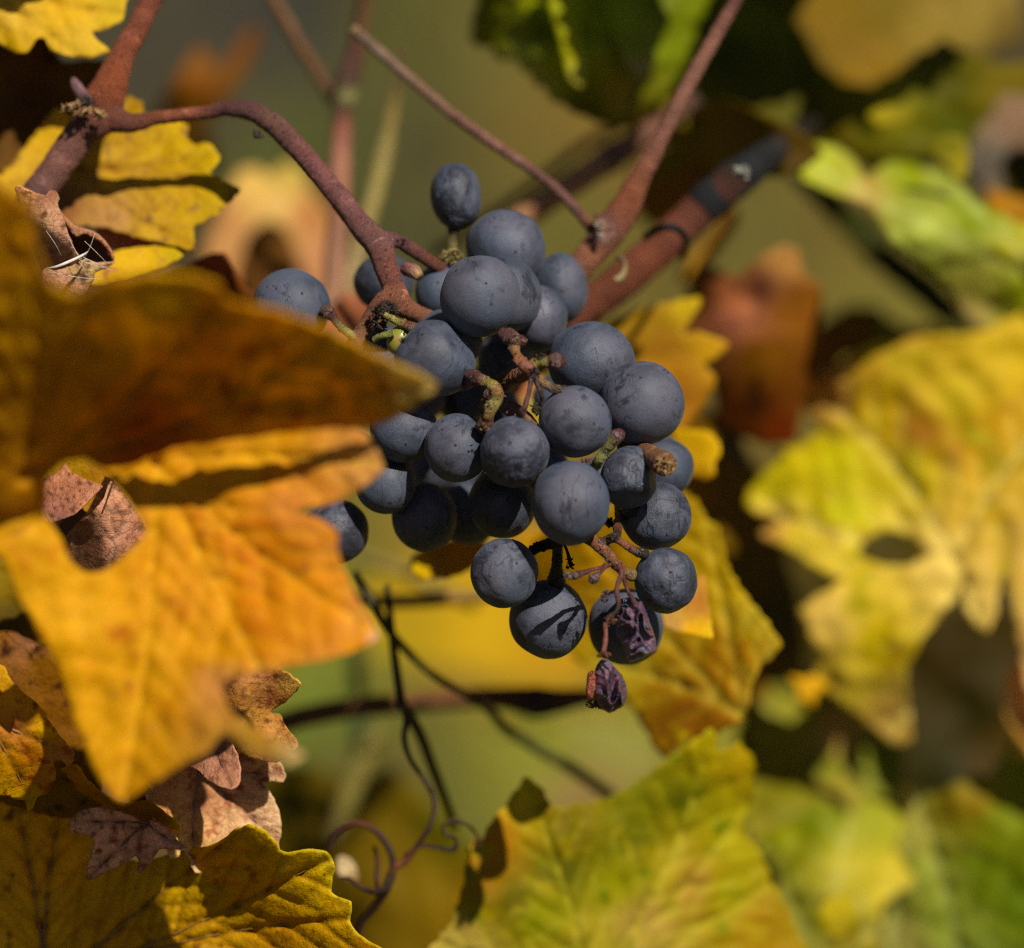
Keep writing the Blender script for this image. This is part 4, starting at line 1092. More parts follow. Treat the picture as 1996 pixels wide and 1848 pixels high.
leaf('blade', 'broad furrowed part with a vein', [(215,938),(226,944),(238,960),(255,985),(275,1015),(290,1045),(282,1070),(300,1110),(240,1150),(150,1150),(120,1110),(130,1060),(155,1018),(180,1000),(200,975),(208,955)], [(215,938,-.010),(290,1040,-.004),(150,1130,-.002),(190,1000,-.014),(220,1080,-.012),(155,1040,-.004)],
     [(215,945,(195,145,105)),(240,980,(205,145,105)),(190,1020,(175,125,95)),(180,1060,(160,110,75)),(220,1060,(165,115,85)),(260,1050,(195,135,105)),(200,1110,(150,105,75)),(170,1110,(140,90,60))], teeth=(12,1), blot=[((110,75,50),14,.15,.4)], parent=hole, mat=M_DRY, res=4, seed=12, ripple=.0012, veins=((215,1110),[(208,950),(260,990)]), crease=.0006, rib=(200,155,125))
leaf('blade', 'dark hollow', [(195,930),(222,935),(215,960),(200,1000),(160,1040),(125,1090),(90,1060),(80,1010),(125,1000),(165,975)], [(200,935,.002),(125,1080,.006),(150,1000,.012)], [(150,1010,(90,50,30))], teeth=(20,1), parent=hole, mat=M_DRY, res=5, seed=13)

# ------------------------------------------------------------------ lower corner, nearly in focus
leaf('vine_leaf', 'deep brown shaded leaf behind the blotched yellow leaf at the frame edge', [(-70,1205),(0,1218),(40,1226),(70,1240),(100,1262),(140,1290),(180,1400),(200,1500),(190,1590),(100,1590),(0,1560),(-70,1520)], [(0,1220,.004),(130,1290,.004),(180,1560,.012),(0,1560,.012)],
     [(0,1240,(165,110,50)),(60,1235,(185,130,90)),(90,1300,(150,100,30)),(100,1420,(140,90,25)),(60,1500,(140,95,20)),(160,1500,(150,105,20))], blot=[((80,45,20),30,.25,.3)], teeth=(20,4), mat=M_YELLOW, group='autumn vine leaves', res=7)
leaf('vine_leaf', 'yellow leaf blotched with orange-brown rust, tip pointing down onto the golden leaf', [(-70,1280),(0,1296),(8,1300),(24,1330),(48,1352),(74,1374),(92,1400),(108,1424),(130,1450),(142,1464),(143,1480),(134,1492),(116,1480),(104,1484),(108,1500),(104,1524),(90,1544),(72,1552),(62,1574),(54,1580),(50,1560),(30,1556),(0,1546),(-70,1530)],
     [(0,1300,-.024),(142,1475,-.014),(60,1575,-.008),(-60,1540,-.020),(60,1430,-.022)],
     [(10,1320,(228,180,40)),(40,1360,(222,165,60)),(30,1420,(205,135,70)),(90,1420,(228,182,40)),(60,1470,(205,130,50)),(120,1470,(205,150,90)),(20,1500,(222,165,30)),(80,1510,(210,150,60)),(60,1565,(215,185,40)),(0,1540,(228,185,40))],
     teeth=(28,3), blot=[((180,95,40),20,.22,.35),((150,75,45),12,.45,.3)], mat=M_YELLOW, group='autumn vine leaves', res=5, ribs_as_parts=True, veins=((-30,1400),[(62,1572),(8,1302),(140,1472)]), crease=.0006, rib=(190,130,60))
leaf('vine_leaf', 'broad golden leaf with fine dark specks filling the bottom corner, rim curling up', [(-90,1500),(0,1530),(60,1530),(120,1560),(150,1600),(200,1650),(260,1680),(310,1672),(352,1658),(392,1652),(428,1640),(458,1618),(484,1608),(508,1614),(534,1636),(546,1656),(562,1662),(590,1656),(622,1656),(645,1668),(651,1690),(648,1715),(645,1738),(660,1748),(684,1758),(686,1775),(682,1796),(700,1822),(740,1846),(780,1870),(780,1930),(-90,1930)],
     [(0,1530,.016),(150,1600,.018),(300,1680,.012),(484,1608,-.020),(560,1660,-.018),(645,1680,-.016),(684,1770,-.016),(740,1850,-.018),(300,1850,.010),(0,1850,.014),(500,1800,.0)],
     [(50,1600,(237,185,22)),(100,1700,(239,185,26)),(50,1820,(237,189,28)),(200,1800,(219,167,28)),(400,1800,(203,156,26)),(350,1700,(219,183,22)),(480,1640,(211,172,22)),(600,1700,(220,181,37)),(640,1670,(231,211,66)),(680,1780,(219,178,55)),(550,1820,(208,151,24)),(420,1680,(214,172,22)),(740,1850,(203,140,44))],
     teeth=(34,3), blot=[((140,85,20),34,.42,.35),((115,62,25),16,.62,.3)], mat=M_YELLOW, group='autumn vine leaves', res=6, ribs_as_parts=True, veins=((90,1930),[(120,1570),(475,1612),(645,1672),(690,1790),(30,1560)]), crease=.0012, rib=(178,122,38), edge=((214,190,60),12))
leaf('vine_leaf', 'ragged yellow leaf fragment behind the pink-tan star-shaped leaf', [(118,1500),(150,1490),(170,1520),(200,1545),(240,1565),(290,1560),(330,1590),(352,1610),(340,1640),(318,1636),(290,1600),(250,1606),(215,1590),(190,1578),(160,1570),(134,1552),(128,1536),(150,1534),(140,1518)], [(120,1505,.002),(340,1630,.004),(250,1560,-.006)],
     [(140,1510,(225,170,30)),(190,1560,(215,155,40)),(300,1590,(160,110,20)),(335,1630,(228,196,40)),(240,1580,(190,130,30))], teeth=(18,2), blot=[((150,80,20),14,.3,.3)], mat=M_YELLOW, group='autumn vine leaves', res=5)
leaf('dry_leaf', 'pink-tan star-shaped dry leaf lying on the golden leaf', [(137,1612),(142,1594),(160,1580),(186,1574),(215,1578),(240,1584),(262,1592),(280,1602),(300,1600),(325,1612),(345,1638),(360,1648),(352,1656),(325,1654),(310,1656),(300,1672),(288,1690),(274,1702),(268,1690),(274,1676),(264,1668),(240,1684),(210,1698),(184,1712),(171,1715),(172,1690),(178,1665),(186,1642),(178,1630),(158,1626),(140,1620)],
     [(137,1612,.000),(250,1600,-.006),(360,1650,-.022),(172,1714,-.002),(272,1700,-.008),(230,1650,-.008)],
     [(150,1600,(240,185,130)),(210,1600,(235,172,122)),(250,1640,(230,165,118)),(180,1690,(238,178,130)),(230,1680,(238,182,132)),(320,1650,(232,178,150)),(280,1690,(228,168,125))],
     cat='dry leaf', teeth=(18,2), blot=[((150,85,55),14,.2,.35),((225,190,170),8,.5,.3)], mat=M_DRY, res=4, ribs_as_parts=True, veins=((285,1602),[(173,1712),(272,1700),(145,1600),(358,1650)]), crease=.0005, rib=(140,80,60), edge=((190,125,90),4))
leaf('dry_leaf', 'large light brown lobed dry leaf lying behind the golden leaf rim, half in shade', [(270,1508),(300,1500),(340,1490),(400,1450),(440,1440),(470,1445),(500,1446),(526,1452),(545,1480),(556,1508),(553,1524),(530,1522),(516,1526),(530,1550),(545,1585),(548,1620),(542,1645),(538,1680),(480,1700),(430,1690),(380,1700),(368,1670),(352,1650),(345,1672),(330,1668),(318,1640),(300,1600),(288,1572),(285,1550),(295,1538)],
     [(280,1505,-.002),(550,1510,.002),(545,1640,.004),(360,1690,.000),(430,1560,.006),(300,1600,-.004)],
     [(290,1530,(190,120,60)),(330,1600,(222,175,90)),(310,1560,(205,140,75)),(400,1560,(190,135,90)),(500,1480,(215,165,115)),(540,1510,(225,185,135)),(520,1600,(228,190,140)),(450,1620,(222,180,125)),(540,1660,(228,195,140)),(360,1650,(226,186,100))],
     cat='dry leaf', teeth=(22,3), blot=[((165,95,60),24,.18,.35),((130,70,45),10,.5,.3)], mat=M_DRY, res=5, ribs_as_parts=True, veins=((390,1500),[(380,1690),(545,1640),(553,1512)]), crease=.0006, rib=(150,90,60), edge=((230,200,150),4))
leaf('dry_leaf', 'brown tongue-shaped dry lobe hanging over the light brown dry leaf', [(340,1480),(380,1450),(430,1420),(448,1440),(462,1468),(470,1500),(466,1530),(452,1538),(430,1534),(405,1520),(385,1500),(365,1492)], [(350,1480,-.010),(468,1500,-.018),(450,1536,-.022),(430,1425,-.012)],
     [(380,1470,(180,125,95)),(450,1480,(165,115,85)),(440,1525,(190,135,100))], cat='dry leaf', teeth=(20,2), blot=[((120,75,55),12,.3,.3)], mat=M_DRY, res=4, ribs_as_parts=True, veins=((415,1440),[(452,1534),(468,1480)]), crease=.0005, rib=(120,80,60), edge=((205,150,115),4))
leaf('dry_leaf', 'crinkled brown and yellow dry leaf with a pointed tip beside the level dark cane', [(400,1320),(440,1304),(490,1296),(530,1298),(560,1310),(575,1322),(588,1332),(574,1350),(556,1368),(530,1382),(528,1392),(545,1392),(560,1420),(578,1440),(581,1456),(566,1468),(540,1486),(510,1482),(470,1470),(430,1470),(400,1440),(390,1380)],
     [(410,1320,-.006),(588,1332,-.010),(580,1450,-.012),(470,1350,-.016),(530,1388,-.002),(450,1470,-.006),(480,1410,-.014)],
     [(450,1320,(150,95,45)),(520,1310,(165,105,60)),(575,1335,(205,165,70)),(520,1360,(160,105,50)),(460,1360,(150,100,35)),(500,1400,(185,135,50)),(560,1430,(190,140,60)),(570,1460,(205,160,100)),(530,1476,(165,95,65)),(460,1440,(175,135,60)),(440,1400,(170,125,50))],
     cat='dry leaf', teeth=(14,2), blot=[((110,62,32),16,.15,.4),((205,165,70),12,.45,.35)], mat=M_DRY, res=4, ripple=.0016)
leaf('dry_leaf', 'dark rust-brown dead scrap under the amber leaf, behind the light brown dry leaf', [(250,1560),(300,1500),(360,1470),(420,1470),(460,1520),(440,1570),(380,1580),(320,1570)], [(250,1560,.014),(460,1520,.014),(360,1470,.014)], [(340,1520,(130,75,40))], cat='dry leaf', teeth=(20,3), mat=M_DRY, res=7)

# ------------------------------------------------------------------ behind the bunch: blurred leaves, nearest first
LV = 'autumn vine leaves'
leaf('vine_leaf', 'golden leaf with pale crumpled rim right behind the lowest grapes', [(1090,1010),(1180,985),(1340,960),(1375,1010),(1400,1030),(1408,1080),(1425,1120),(1450,1160),(1480,1195),(1505,1230),(1520,1262),(1480,1300),(1460,1350),(1450,1400),(1390,1430),(1330,1450),(1295,1478),(1270,1440),(1240,1390),(1200,1330),(1150,1300),(1120,1280),(1060,1180),(1030,1080)],
     [(1100,1000,.075),(1380,1000,.075),(1520,1260,.062),(1290,1475,.075),(1050,1180,.09),(1300,1200,.080)],
     [(1150,1100,(200,150,24)),(1250,1180,(205,165,50)),(1360,1060,(190,155,26)),(1390,1130,(205,170,26)),(1480,1200,(205,180,60)),(1420,1280,(180,120,20)),(1300,1320,(165,120,24)),(1340,1400,(150,95,20)),(1220,1290,(186,166,50)),(1180,1150,(196,150,50))],
     teeth=(36,6), group=LV, mat=M_YELLOW, veins=((1450,1400),[(1150,1050),(1380,1020),(1510,1250),(1160,1290)]), rib=(205,190,80), blot=[((205,180,50),40,.4,.3)])
leaf('vine_leaf', 'small sharp-cornered yellow lobe tucked behind the shrivelled dimpled grape', [(1290,1190),(1330,1150),(1372,1120),(1380,1180),(1386,1215),(1388,1246),(1360,1240),(1320,1232),(1296,1222)], [(1300,1200,.038),(1386,1245,.034),(1370,1120,.042)], [(1310,1215,(205,165,90)),(1360,1180,(190,130,60)),(1382,1240,(232,196,60)),(1350,1230,(228,180,50))], teeth=(30,2), group=LV, res=7, mat=M_YELLOW)
leaf('vine_leaf', 'bright yellow blurred lobe beside the largest smooth grape', [(1310,840),(1350,838),(1384,842),(1402,864),(1404,886),(1392,904),(1394,925),(1370,936),(1345,925),(1320,900)], [(1310,840,.075),(1400,880,.070),(1350,930,.072)], [(1350,860,(222,180,30)),(1390,880,(228,188,50)),(1360,925,(200,150,24))], teeth=(30,2), group=LV)
leaf('vine_leaf', 'small crumpled yellow leaf behind the hidden middle grapes', [(800,1098),(815,1080),(850,1062),(900,1050),(950,1060),(935,1095),(900,1118),(870,1126),(840,1128),(818,1126),(805,1116)], [(805,1100,.058),(940,1060,.058),(850,1128,.054)], [(815,1110,(215,180,24)),(860,1090,(196,140,50)),(900,1080,(205,150,50))], teeth=(22,4), group=LV, res=7)
leaf('vine_leaf', 'glowing orange-yellow leaf piece seen between the lower stems', [(1010,1040),(1100,1030),(1200,1020),(1240,1080),(1230,1150),(1150,1190),(1060,1180),(1010,1120)], [(1010,1040,.10),(1240,1080,.10),(1060,1180,.10)], [(1100,1080,(190,140,20)),(1180,1150,(200,150,70)),(1150,1060,(196,145,30))], teeth=(30,4), group=LV)
leaf('vine_leaf', 'green-yellow leaf seen through the gap in the middle of the bunch', [(985,730),(1060,735),(1090,780),(1075,840),(1030,850),(990,820)], [(985,730,.060),(1090,780,.060),(1030,850,.060)], [(1020,760,(205,130,90)),(1060,800,(205,175,20)),(1010,790,(200,140,95)),(1040,785,(180,180,90))], teeth=(30,2), group=LV, res=7)
leaf('vine_leaf', 'soft golden leaf behind the largest grape, below the red-brown cane', [(1180,640),(1240,605),(1300,592),(1362,580),(1356,606),(1330,650),(1370,650),(1420,672),(1400,690),(1372,712),(1395,740),(1370,790),(1330,840),(1290,830),(1200,760)],
     [(1180,640,.085),(1360,580,.085),(1400,690,.085),(1300,830,.085)], [(1250,620,(170,130,24)),(1350,592,(206,178,50)),(1290,680,(160,110,14)),(1390,685,(205,160,40)),(1320,760,(165,105,8)),(1300,730,(190,130,16))], teeth=(40,4), group=LV, mat=M_YELLOW)  # gold browned in the colour to stand for light shade
leaf('vine_leaf', 'dark brown ragged leaf with a pink lobe, hanging from the red-brown cane', [(1310,620),(1350,560),(1380,520),(1440,540),(1480,505),(1520,482),(1556,488),(1560,530),(1596,556),(1602,590),(1598,640),(1640,628),(1685,610),(1684,650),(1655,680),(1610,720),(1575,760),(1556,820),(1550,860),(1500,866),(1450,850),(1400,820),(1400,760),(1370,700),(1330,660)],
     [(1330,600,.13),(1540,490,.12),(1685,620,.13),(1550,860,.13),(1400,800,.13),(1450,640,.12)],
     [(1360,580,(120,70,16)),(1430,590,(205,130,85)),(1425,622,(215,140,105)),(1530,500,(195,145,80)),(1480,560,(80,34,18)),(1550,600,(140,84,14)),(1480,700,(140,90,14)),(1520,830,(130,56,22)),(1460,800,(96,48,14)),(1660,640,(125,80,14)),(1560,760,(120,70,20))],  # brown darkened in place of light shade from other leaves
     teeth=(40,5), group=LV, mat=M_YELLOW, blot=[((60,28,14),50,.3,.4)])
leaf('vine_leaf', 'small brown twisted scrap between the red-brown cane and the ragged brown leaf', [(1320,545),(1335,510),(1370,480),(1400,440),(1430,400),(1440,430),(1410,480),(1380,520),(1350,556)], [(1320,545,.14),(1430,400,.14),(1380,520,.14)], [(1350,530,(200,150,60)),(1400,460,(180,120,40)),(1425,410,(150,90,30))], teeth=(30,2), group=LV)
leaf('vine_leaf', 'very large pale yellow blurred leaf with a dark eye-shaped hole', [(1455,985),(1475,940),(1500,915),(1520,885),(1575,862),(1600,840),(1578,806),(1560,770),(1610,730),(1660,690),(1720,664),(1800,655),(1900,650),(2080,620),(2080,1450),(2040,1440),(2010,1380),(1990,1280),(1975,1180),(1958,1110),(1944,1150),(1940,1200),(1922,1232),(1898,1215),(1884,1180),(1876,1130),(1856,1170),(1800,1240),(1765,1310),(1770,1380),(1775,1440),(1740,1450),(1690,1410),(1630,1360),(1590,1330),(1600,1280),(1575,1230),(1560,1190),(1600,1160),(1650,1130),(1610,1118),(1570,1090),(1520,1060),(1488,1040),(1530,1010),(1490,1000)],
     [(1460,985,.135),(1560,1190,.12),(1740,1450,.13),(1700,670,.125),(2080,700,.125),(2080,1400,.115),(1750,1000,.125),(1930,1235,.115)],
     [(1500,960,(203,189,26)),(1500,1030,(218,168,88)),(1560,1060,(236,214,77)),(1640,1000,(193,186,8)),(1640,900,(218,207,26)),(1700,800,(207,172,44)),(1620,760,(199,136,77)),(1850,780,(207,183,55)),(1800,840,(172,115,44)),(1930,860,(203,157,37)),(1900,1000,(207,168,55)),(1820,1080,(232,205,110)),(1700,1120,(218,189,66)),(1620,1200,(225,193,99)),(1720,1250,(213,189,37)),(1650,1330,(207,183,66)),(1740,1400,(193,157,77)),(1910,1190,(229,199,105)),(1990,1100,(218,183,88)),(2040,1300,(232,189,121)),(1760,720,(193,157,55)),(1780,930,(199,178,33)),(1950,700,(208,178,55))],
     holes=[[(1672,1082),(1690,1050),(1735,1034),(1775,1048),(1798,1084),(1768,1104),(1715,1100)]],
     teeth=(44,6), group=LV, blot=[((170,112,50),60,.42,.4),((178,160,24),90,.3,.5)], veins=((1860,1090),[(1480,980),(1600,770),(1740,1440),(1912,1230),(2060,800)]), rib=(240,226,130), ripple=.0035, crease=.0015)
leaf('vine_leaf', 'pale green curled leaf lit brightly above the dark gap, beside the frame edge', [(1550,322),(1562,296),(1590,283),(1625,286),(1655,305),(1690,352),(1720,322),(1760,316),(1800,330),(1840,335),(1880,370),(1910,400),(1950,420),(1990,440),(2080,450),(2080,660),(1990,610),(1960,640),(1900,640),(1868,600),(1850,562),(1800,520),(1750,480),(1712,436),(1696,400),(1650,385),(1610,372),(1570,350)],
     [(1555,320,.115),(1700,400,.110),(1880,600,.125),(2080,500,.12),(1800,340,.13),(1800,430,.10)],
     [(1580,310,(186,192,60)),(1640,350,(176,176,60)),(1680,380,(196,160,90)),(1760,340,(150,160,30)),(1780,430,(172,180,76)),(1820,490,(178,186,80)),(1900,420,(130,145,24)),(1900,550,(186,184,80)),(1990,560,(160,170,40)),(1980,500,(186,176,50)),(1880,610,(190,166,100))],
     teeth=(36,5), group=LV, ripple=.004, veins=((2060,560),[(1560,315),(1800,330)]), rib=(200,205,120))
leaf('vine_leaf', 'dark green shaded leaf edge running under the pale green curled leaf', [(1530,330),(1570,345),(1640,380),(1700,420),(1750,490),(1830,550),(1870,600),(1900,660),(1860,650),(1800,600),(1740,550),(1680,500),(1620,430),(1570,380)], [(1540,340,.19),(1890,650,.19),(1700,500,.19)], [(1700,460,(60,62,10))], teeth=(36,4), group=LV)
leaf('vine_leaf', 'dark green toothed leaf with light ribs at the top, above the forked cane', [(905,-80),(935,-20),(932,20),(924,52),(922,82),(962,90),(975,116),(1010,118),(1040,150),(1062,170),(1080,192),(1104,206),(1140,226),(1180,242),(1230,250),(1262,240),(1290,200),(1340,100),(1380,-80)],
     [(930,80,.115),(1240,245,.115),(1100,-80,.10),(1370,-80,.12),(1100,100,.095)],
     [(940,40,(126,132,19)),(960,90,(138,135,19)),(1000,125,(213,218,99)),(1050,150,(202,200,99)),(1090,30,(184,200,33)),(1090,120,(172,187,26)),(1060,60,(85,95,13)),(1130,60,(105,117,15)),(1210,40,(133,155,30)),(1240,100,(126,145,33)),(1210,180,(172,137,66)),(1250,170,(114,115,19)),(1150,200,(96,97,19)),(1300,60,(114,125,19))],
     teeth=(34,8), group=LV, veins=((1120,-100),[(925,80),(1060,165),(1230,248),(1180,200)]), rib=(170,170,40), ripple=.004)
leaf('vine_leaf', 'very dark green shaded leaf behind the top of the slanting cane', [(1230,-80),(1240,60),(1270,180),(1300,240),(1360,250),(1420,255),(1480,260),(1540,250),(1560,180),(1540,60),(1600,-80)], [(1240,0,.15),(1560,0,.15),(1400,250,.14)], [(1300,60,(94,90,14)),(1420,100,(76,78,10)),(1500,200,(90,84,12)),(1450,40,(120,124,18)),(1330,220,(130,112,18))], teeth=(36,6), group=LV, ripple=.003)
leaf('vine_leaf', 'olive and ochre leaf just under the very dark green leaf, behind the black tape', [(1260,230),(1320,215),(1380,200),(1440,200),(1500,230),(1560,255),(1600,300),(1560,330),(1500,345),(1440,340),(1390,330),(1340,300),(1300,280)], [(1260,230,.16),(1600,300,.105),(1400,340,.14),(1500,345,.105),(1500,230,.105)], [(1380,250,(130,112,16)),(1450,260,(125,100,14)),(1530,300,(90,66,8)),(1290,290,(150,125,26))], teeth=(40,5), group=LV)
leaf('vine_leaf', 'yellow-olive patch of leaf behind the slanting cane, beside the torn tape', [(1230,330),(1270,290),(1330,275),(1400,300),(1430,340),(1400,380),(1350,420),(1290,450),(1240,420)], [(1230,330,.20),(1430,340,.20),(1290,450,.20)], [(1300,300,(150,136,22)),(1350,350,(165,110,50)),(1290,400,(165,115,40)),(1400,340,(140,95,30))], teeth=(40,4), group=LV)
leaf('vine_leaf', 'shaded olive brown leaf spanning the top under the tan leaf', [(1500,-20),(1560,60),(1600,130),(1640,160),(1690,170),(1740,150),(1790,110),(1840,85),(1900,110),(1960,130),(2080,120),(2080,340),(1990,400),(1930,380),(1860,330),(1780,310),(1700,330),(1640,290),(1560,285),(1510,260)],
     [(1500,0,.15),(2080,130,.16),(2000,390,.16),(1560,280,.15),(1750,200,.14)],
     [(1560,150,(96,96,12)),(1700,230,(79,78,10)),(1850,150,(88,85,10)),(1620,270,(115,96,10)),(1720,225,(157,149,18)),(1800,300,(105,101,12)),(1950,180,(121,103,12)),(1960,340,(73,62,12)),(1860,270,(84,92,14)),(2030,250,(63,51,10))],
     teeth=(40,8), group=LV, ripple=.003, blot=[((100,88,14),60,.5,.3)])
leaf('vine_leaf', 'light tan leaf at the top corner above the shaded olive brown leaf', [(1480,-90),(1530,0),(1570,60),(1600,120),(1640,160),(1690,172),(1750,150),(1810,120),(1880,110),(1940,100),(1990,70),(1985,0),(1960,-90)], [(1500,-60,.19),(1690,170,.19),(1990,60,.19)], [(1560,20,(150,120,30)),(1650,90,(140,110,30)),(1700,140,(160,125,40)),(1800,60,(165,140,60)),(1900,40,(165,142,64)),(1740,20,(140,118,40)),(1960,80,(120,100,40))], teeth=(50,5), group=LV, mat=M_YELLOW)
leaf('vine_leaf', 'grey-brown curled leaf scrap at the frame edge above the pale green leaf', [(1885,225),(1910,195),(1960,185),(2080,200),(2080,300),(1990,290),(1960,300),(1950,330),(1960,380),(1990,420),(2000,470),(1960,440),(1925,390),(1900,350),(1880,310),(1896,270)], [(1885,225,.15),(2080,250,.15),(1990,460,.15)], [(1920,220,(130,105,75)),(1980,240,(140,112,84)),(1930,310,(90,84,70)),(1980,430,(110,100,70))], teeth=(40,3), group=LV, mat=M_DRY)
leaf('vine_leaf', 'orange-yellow rag of leaf hanging at the frame edge over the pale green leaf', [(1925,370),(1960,380),(2000,390),(2080,400),(2080,520),(2000,500),(1960,470),(1930,430)], [(1925,370,.14),(2080,400,.14),(2000,500,.14)], [(1950,400,(190,130,30)),(2000,420,(170,115,20)),(1990,480,(200,180,50))], teeth=(36,4), group=LV)
leaf('vine_leaf', 'tan and pink blurred leaf arching behind the bent grape stalk', [(396,640),(390,560),(402,490),(418,430),(440,380),(468,335),(500,330),(520,345),(560,318),(590,330),(600,370),(630,400),(650,450),(680,500),(700,560),(690,640),(640,640),(600,560),(570,470),(540,430),(500,440),(470,480),(455,560),(450,640)],
     [(400,500,.20),(500,330,.21),(690,560,.19),(450,640,.19),(540,420,.20)],
     [(410,560,(205,150,80)),(430,430,(205,150,96)),(500,360,(232,196,110)),(560,340,(205,180,90)),(540,400,(232,196,120)),(600,420,(190,130,80)),(650,500,(196,140,100)),(680,600,(190,120,80)),(450,480,(205,155,100))], teeth=(44,6), group=LV)
leaf('vine_leaf', 'shadowed brown leaf under the arch of the tan and pink leaf', [(440,640),(450,540),(470,460),(520,425),(570,450),(610,500),(640,560),(650,660)], [(440,640,.23),(540,430,.24),(650,640,.23)], [(470,520,(120,74,16)),(540,520,(96,58,8)),(600,560,(100,60,12)),(560,450,(130,85,20))], teeth=(44,4), group=LV)
leaf('vine_leaf', 'rust brown leaf edge showing just above the amber leaf, beside the lone outer grape', [(300,560),(360,520),(400,500),(440,492),(452,520),(480,560),(520,600),(520,680),(300,680)], [(300,560,.055),(440,492,.05),(520,680,.055)], [(360,540,(160,85,30)),(430,500,(170,95,60)),(400,560,(110,56,10)),(490,600,(100,54,8))], teeth=(36,4), group=LV)
leaf('vine_leaf', 'pink-tan blurred leaf behind the broken stem, between the lone grape and the bunch', [(600,620),(640,600),(680,570),(720,590),(740,640),(720,700),(660,740),(600,720)], [(600,620,.10),(740,640,.10),(660,740,.10)], [(650,620,(190,115,80)),(660,670,(205,150,105)),(700,620,(150,90,60))], teeth=(30,2), group=LV)
leaf('vine_leaf', 'dark orange-brown blurred leaf with a long prong, behind the node of the thick cane', [(290,240),(320,190),(345,150),(370,110),(395,92),(415,120),(430,140),(460,90),(490,55),(505,45),(498,90),(470,150),(430,210),(400,250),(420,290),(430,340),(380,330),(330,290)],
     [(300,240,.22),(500,50,.22),(430,330,.22),(350,180,.21)], [(310,220,(190,140,60)),(340,250,(200,150,70)),(370,160,(140,80,10)),(395,120,(130,82,16)),(470,100,(115,64,10)),(420,200,(105,60,8)),(400,290,(90,58,14)),(410,320,(84,50,14))], teeth=(44,3), group=LV)
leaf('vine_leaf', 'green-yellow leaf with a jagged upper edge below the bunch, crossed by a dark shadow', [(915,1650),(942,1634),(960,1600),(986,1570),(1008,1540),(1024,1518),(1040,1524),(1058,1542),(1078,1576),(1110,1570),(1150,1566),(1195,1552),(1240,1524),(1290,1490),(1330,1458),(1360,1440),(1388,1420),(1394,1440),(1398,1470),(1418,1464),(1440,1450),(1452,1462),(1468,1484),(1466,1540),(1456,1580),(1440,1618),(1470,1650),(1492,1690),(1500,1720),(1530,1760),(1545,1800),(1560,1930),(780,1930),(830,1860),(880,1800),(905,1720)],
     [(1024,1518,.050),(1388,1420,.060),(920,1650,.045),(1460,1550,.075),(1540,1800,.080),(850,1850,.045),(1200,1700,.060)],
     [(1020,1545,(211,181,36)),(960,1640,(183,122,24)),(940,1720,(162,117,20)),(1100,1600,(129,110,12)),(1100,1700,(99,97,8)),(1230,1640,(103,104,8)),(1000,1760,(108,99,8)),(1330,1560,(112,112,8)),(1380,1450,(194,173,30)),(1430,1480,(194,163,30)),(1250,1560,(129,126,10)),(1380,1580,(162,150,20)),(1200,1720,(157,155,20)),(1050,1780,(151,150,20)),(1300,1700,(183,163,50)),(1350,1720,(178,127,60)),(1420,1740,(162,153,16)),(1250,1800,(190,153,80)),(1480,1800,(172,132,24)),(1150,1840,(172,153,50)),(900,1840,(192,168,80)),(1420,1640,(178,163,30))],  # darker greens across the middle paint the bunch's shadow
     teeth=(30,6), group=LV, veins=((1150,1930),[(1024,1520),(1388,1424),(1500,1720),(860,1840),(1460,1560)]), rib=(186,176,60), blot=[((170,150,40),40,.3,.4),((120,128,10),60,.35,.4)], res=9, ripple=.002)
leaf('vine_leaf', 'dim olive brown leaf behind the curled tendril loops', [(500,1500),(600,1490),(680,1520),(760,1500),(840,1560),(900,1620),(960,1700),(940,1800),(900,1930),(560,1930),(520,1760),(480,1640)], [(500,1500,.24),(960,1720,.22),(560,1930,.24),(900,1900,.22)], [(620,1560,(96,80,16)),(740,1560,(120,98,14)),(760,1660,(124,98,12)),(850,1720,(140,112,16)),(700,1780,(112,86,12)),(900,1780,(150,116,18)),(800,1880,(134,106,16)),(880,1620,(110,104,18))], teeth=(60,8), group=LV, ripple=.003)
leaf('vine_leaf', 'large soft olive leaf between the jagged green leaf and the pale yellow leaf', [(1440,1420),(1470,1380),(1510,1340),(1550,1350),(1600,1400),(1650,1400),(1700,1440),(1740,1500),(1770,1560),(1780,1640),(1770,1740),(1748,1790),(1720,1770),(1690,1720),(1665,1700),(1640,1730),(1620,1800),(1590,1930),(1520,1930),(1500,1800),(1480,1700),(1450,1600),(1440,1500)],
     [(1440,1420,.16),(1740,1480,.17),(1770,1740,.15),(1550,1930,.15),(1600,1600,.14)],
     [(1500,1400,(150,138,40)),(1600,1450,(176,135,70)),(1650,1450,(140,142,36)),(1540,1550,(130,125,30)),(1650,1600,(150,146,60)),(1600,1700,(125,120,30)),(1700,1680,(206,176,50)),(1745,1770,(200,160,80)),(1560,1850,(120,115,24)),(1700,1560,(170,150,60)),(1660,1660,(190,166,56))],
     teeth=(50,6), group=LV, ripple=.004, veins=((1720,1480),[(1545,1900),(1745,1780),(1470,1430)]), rib=(176,170,90))
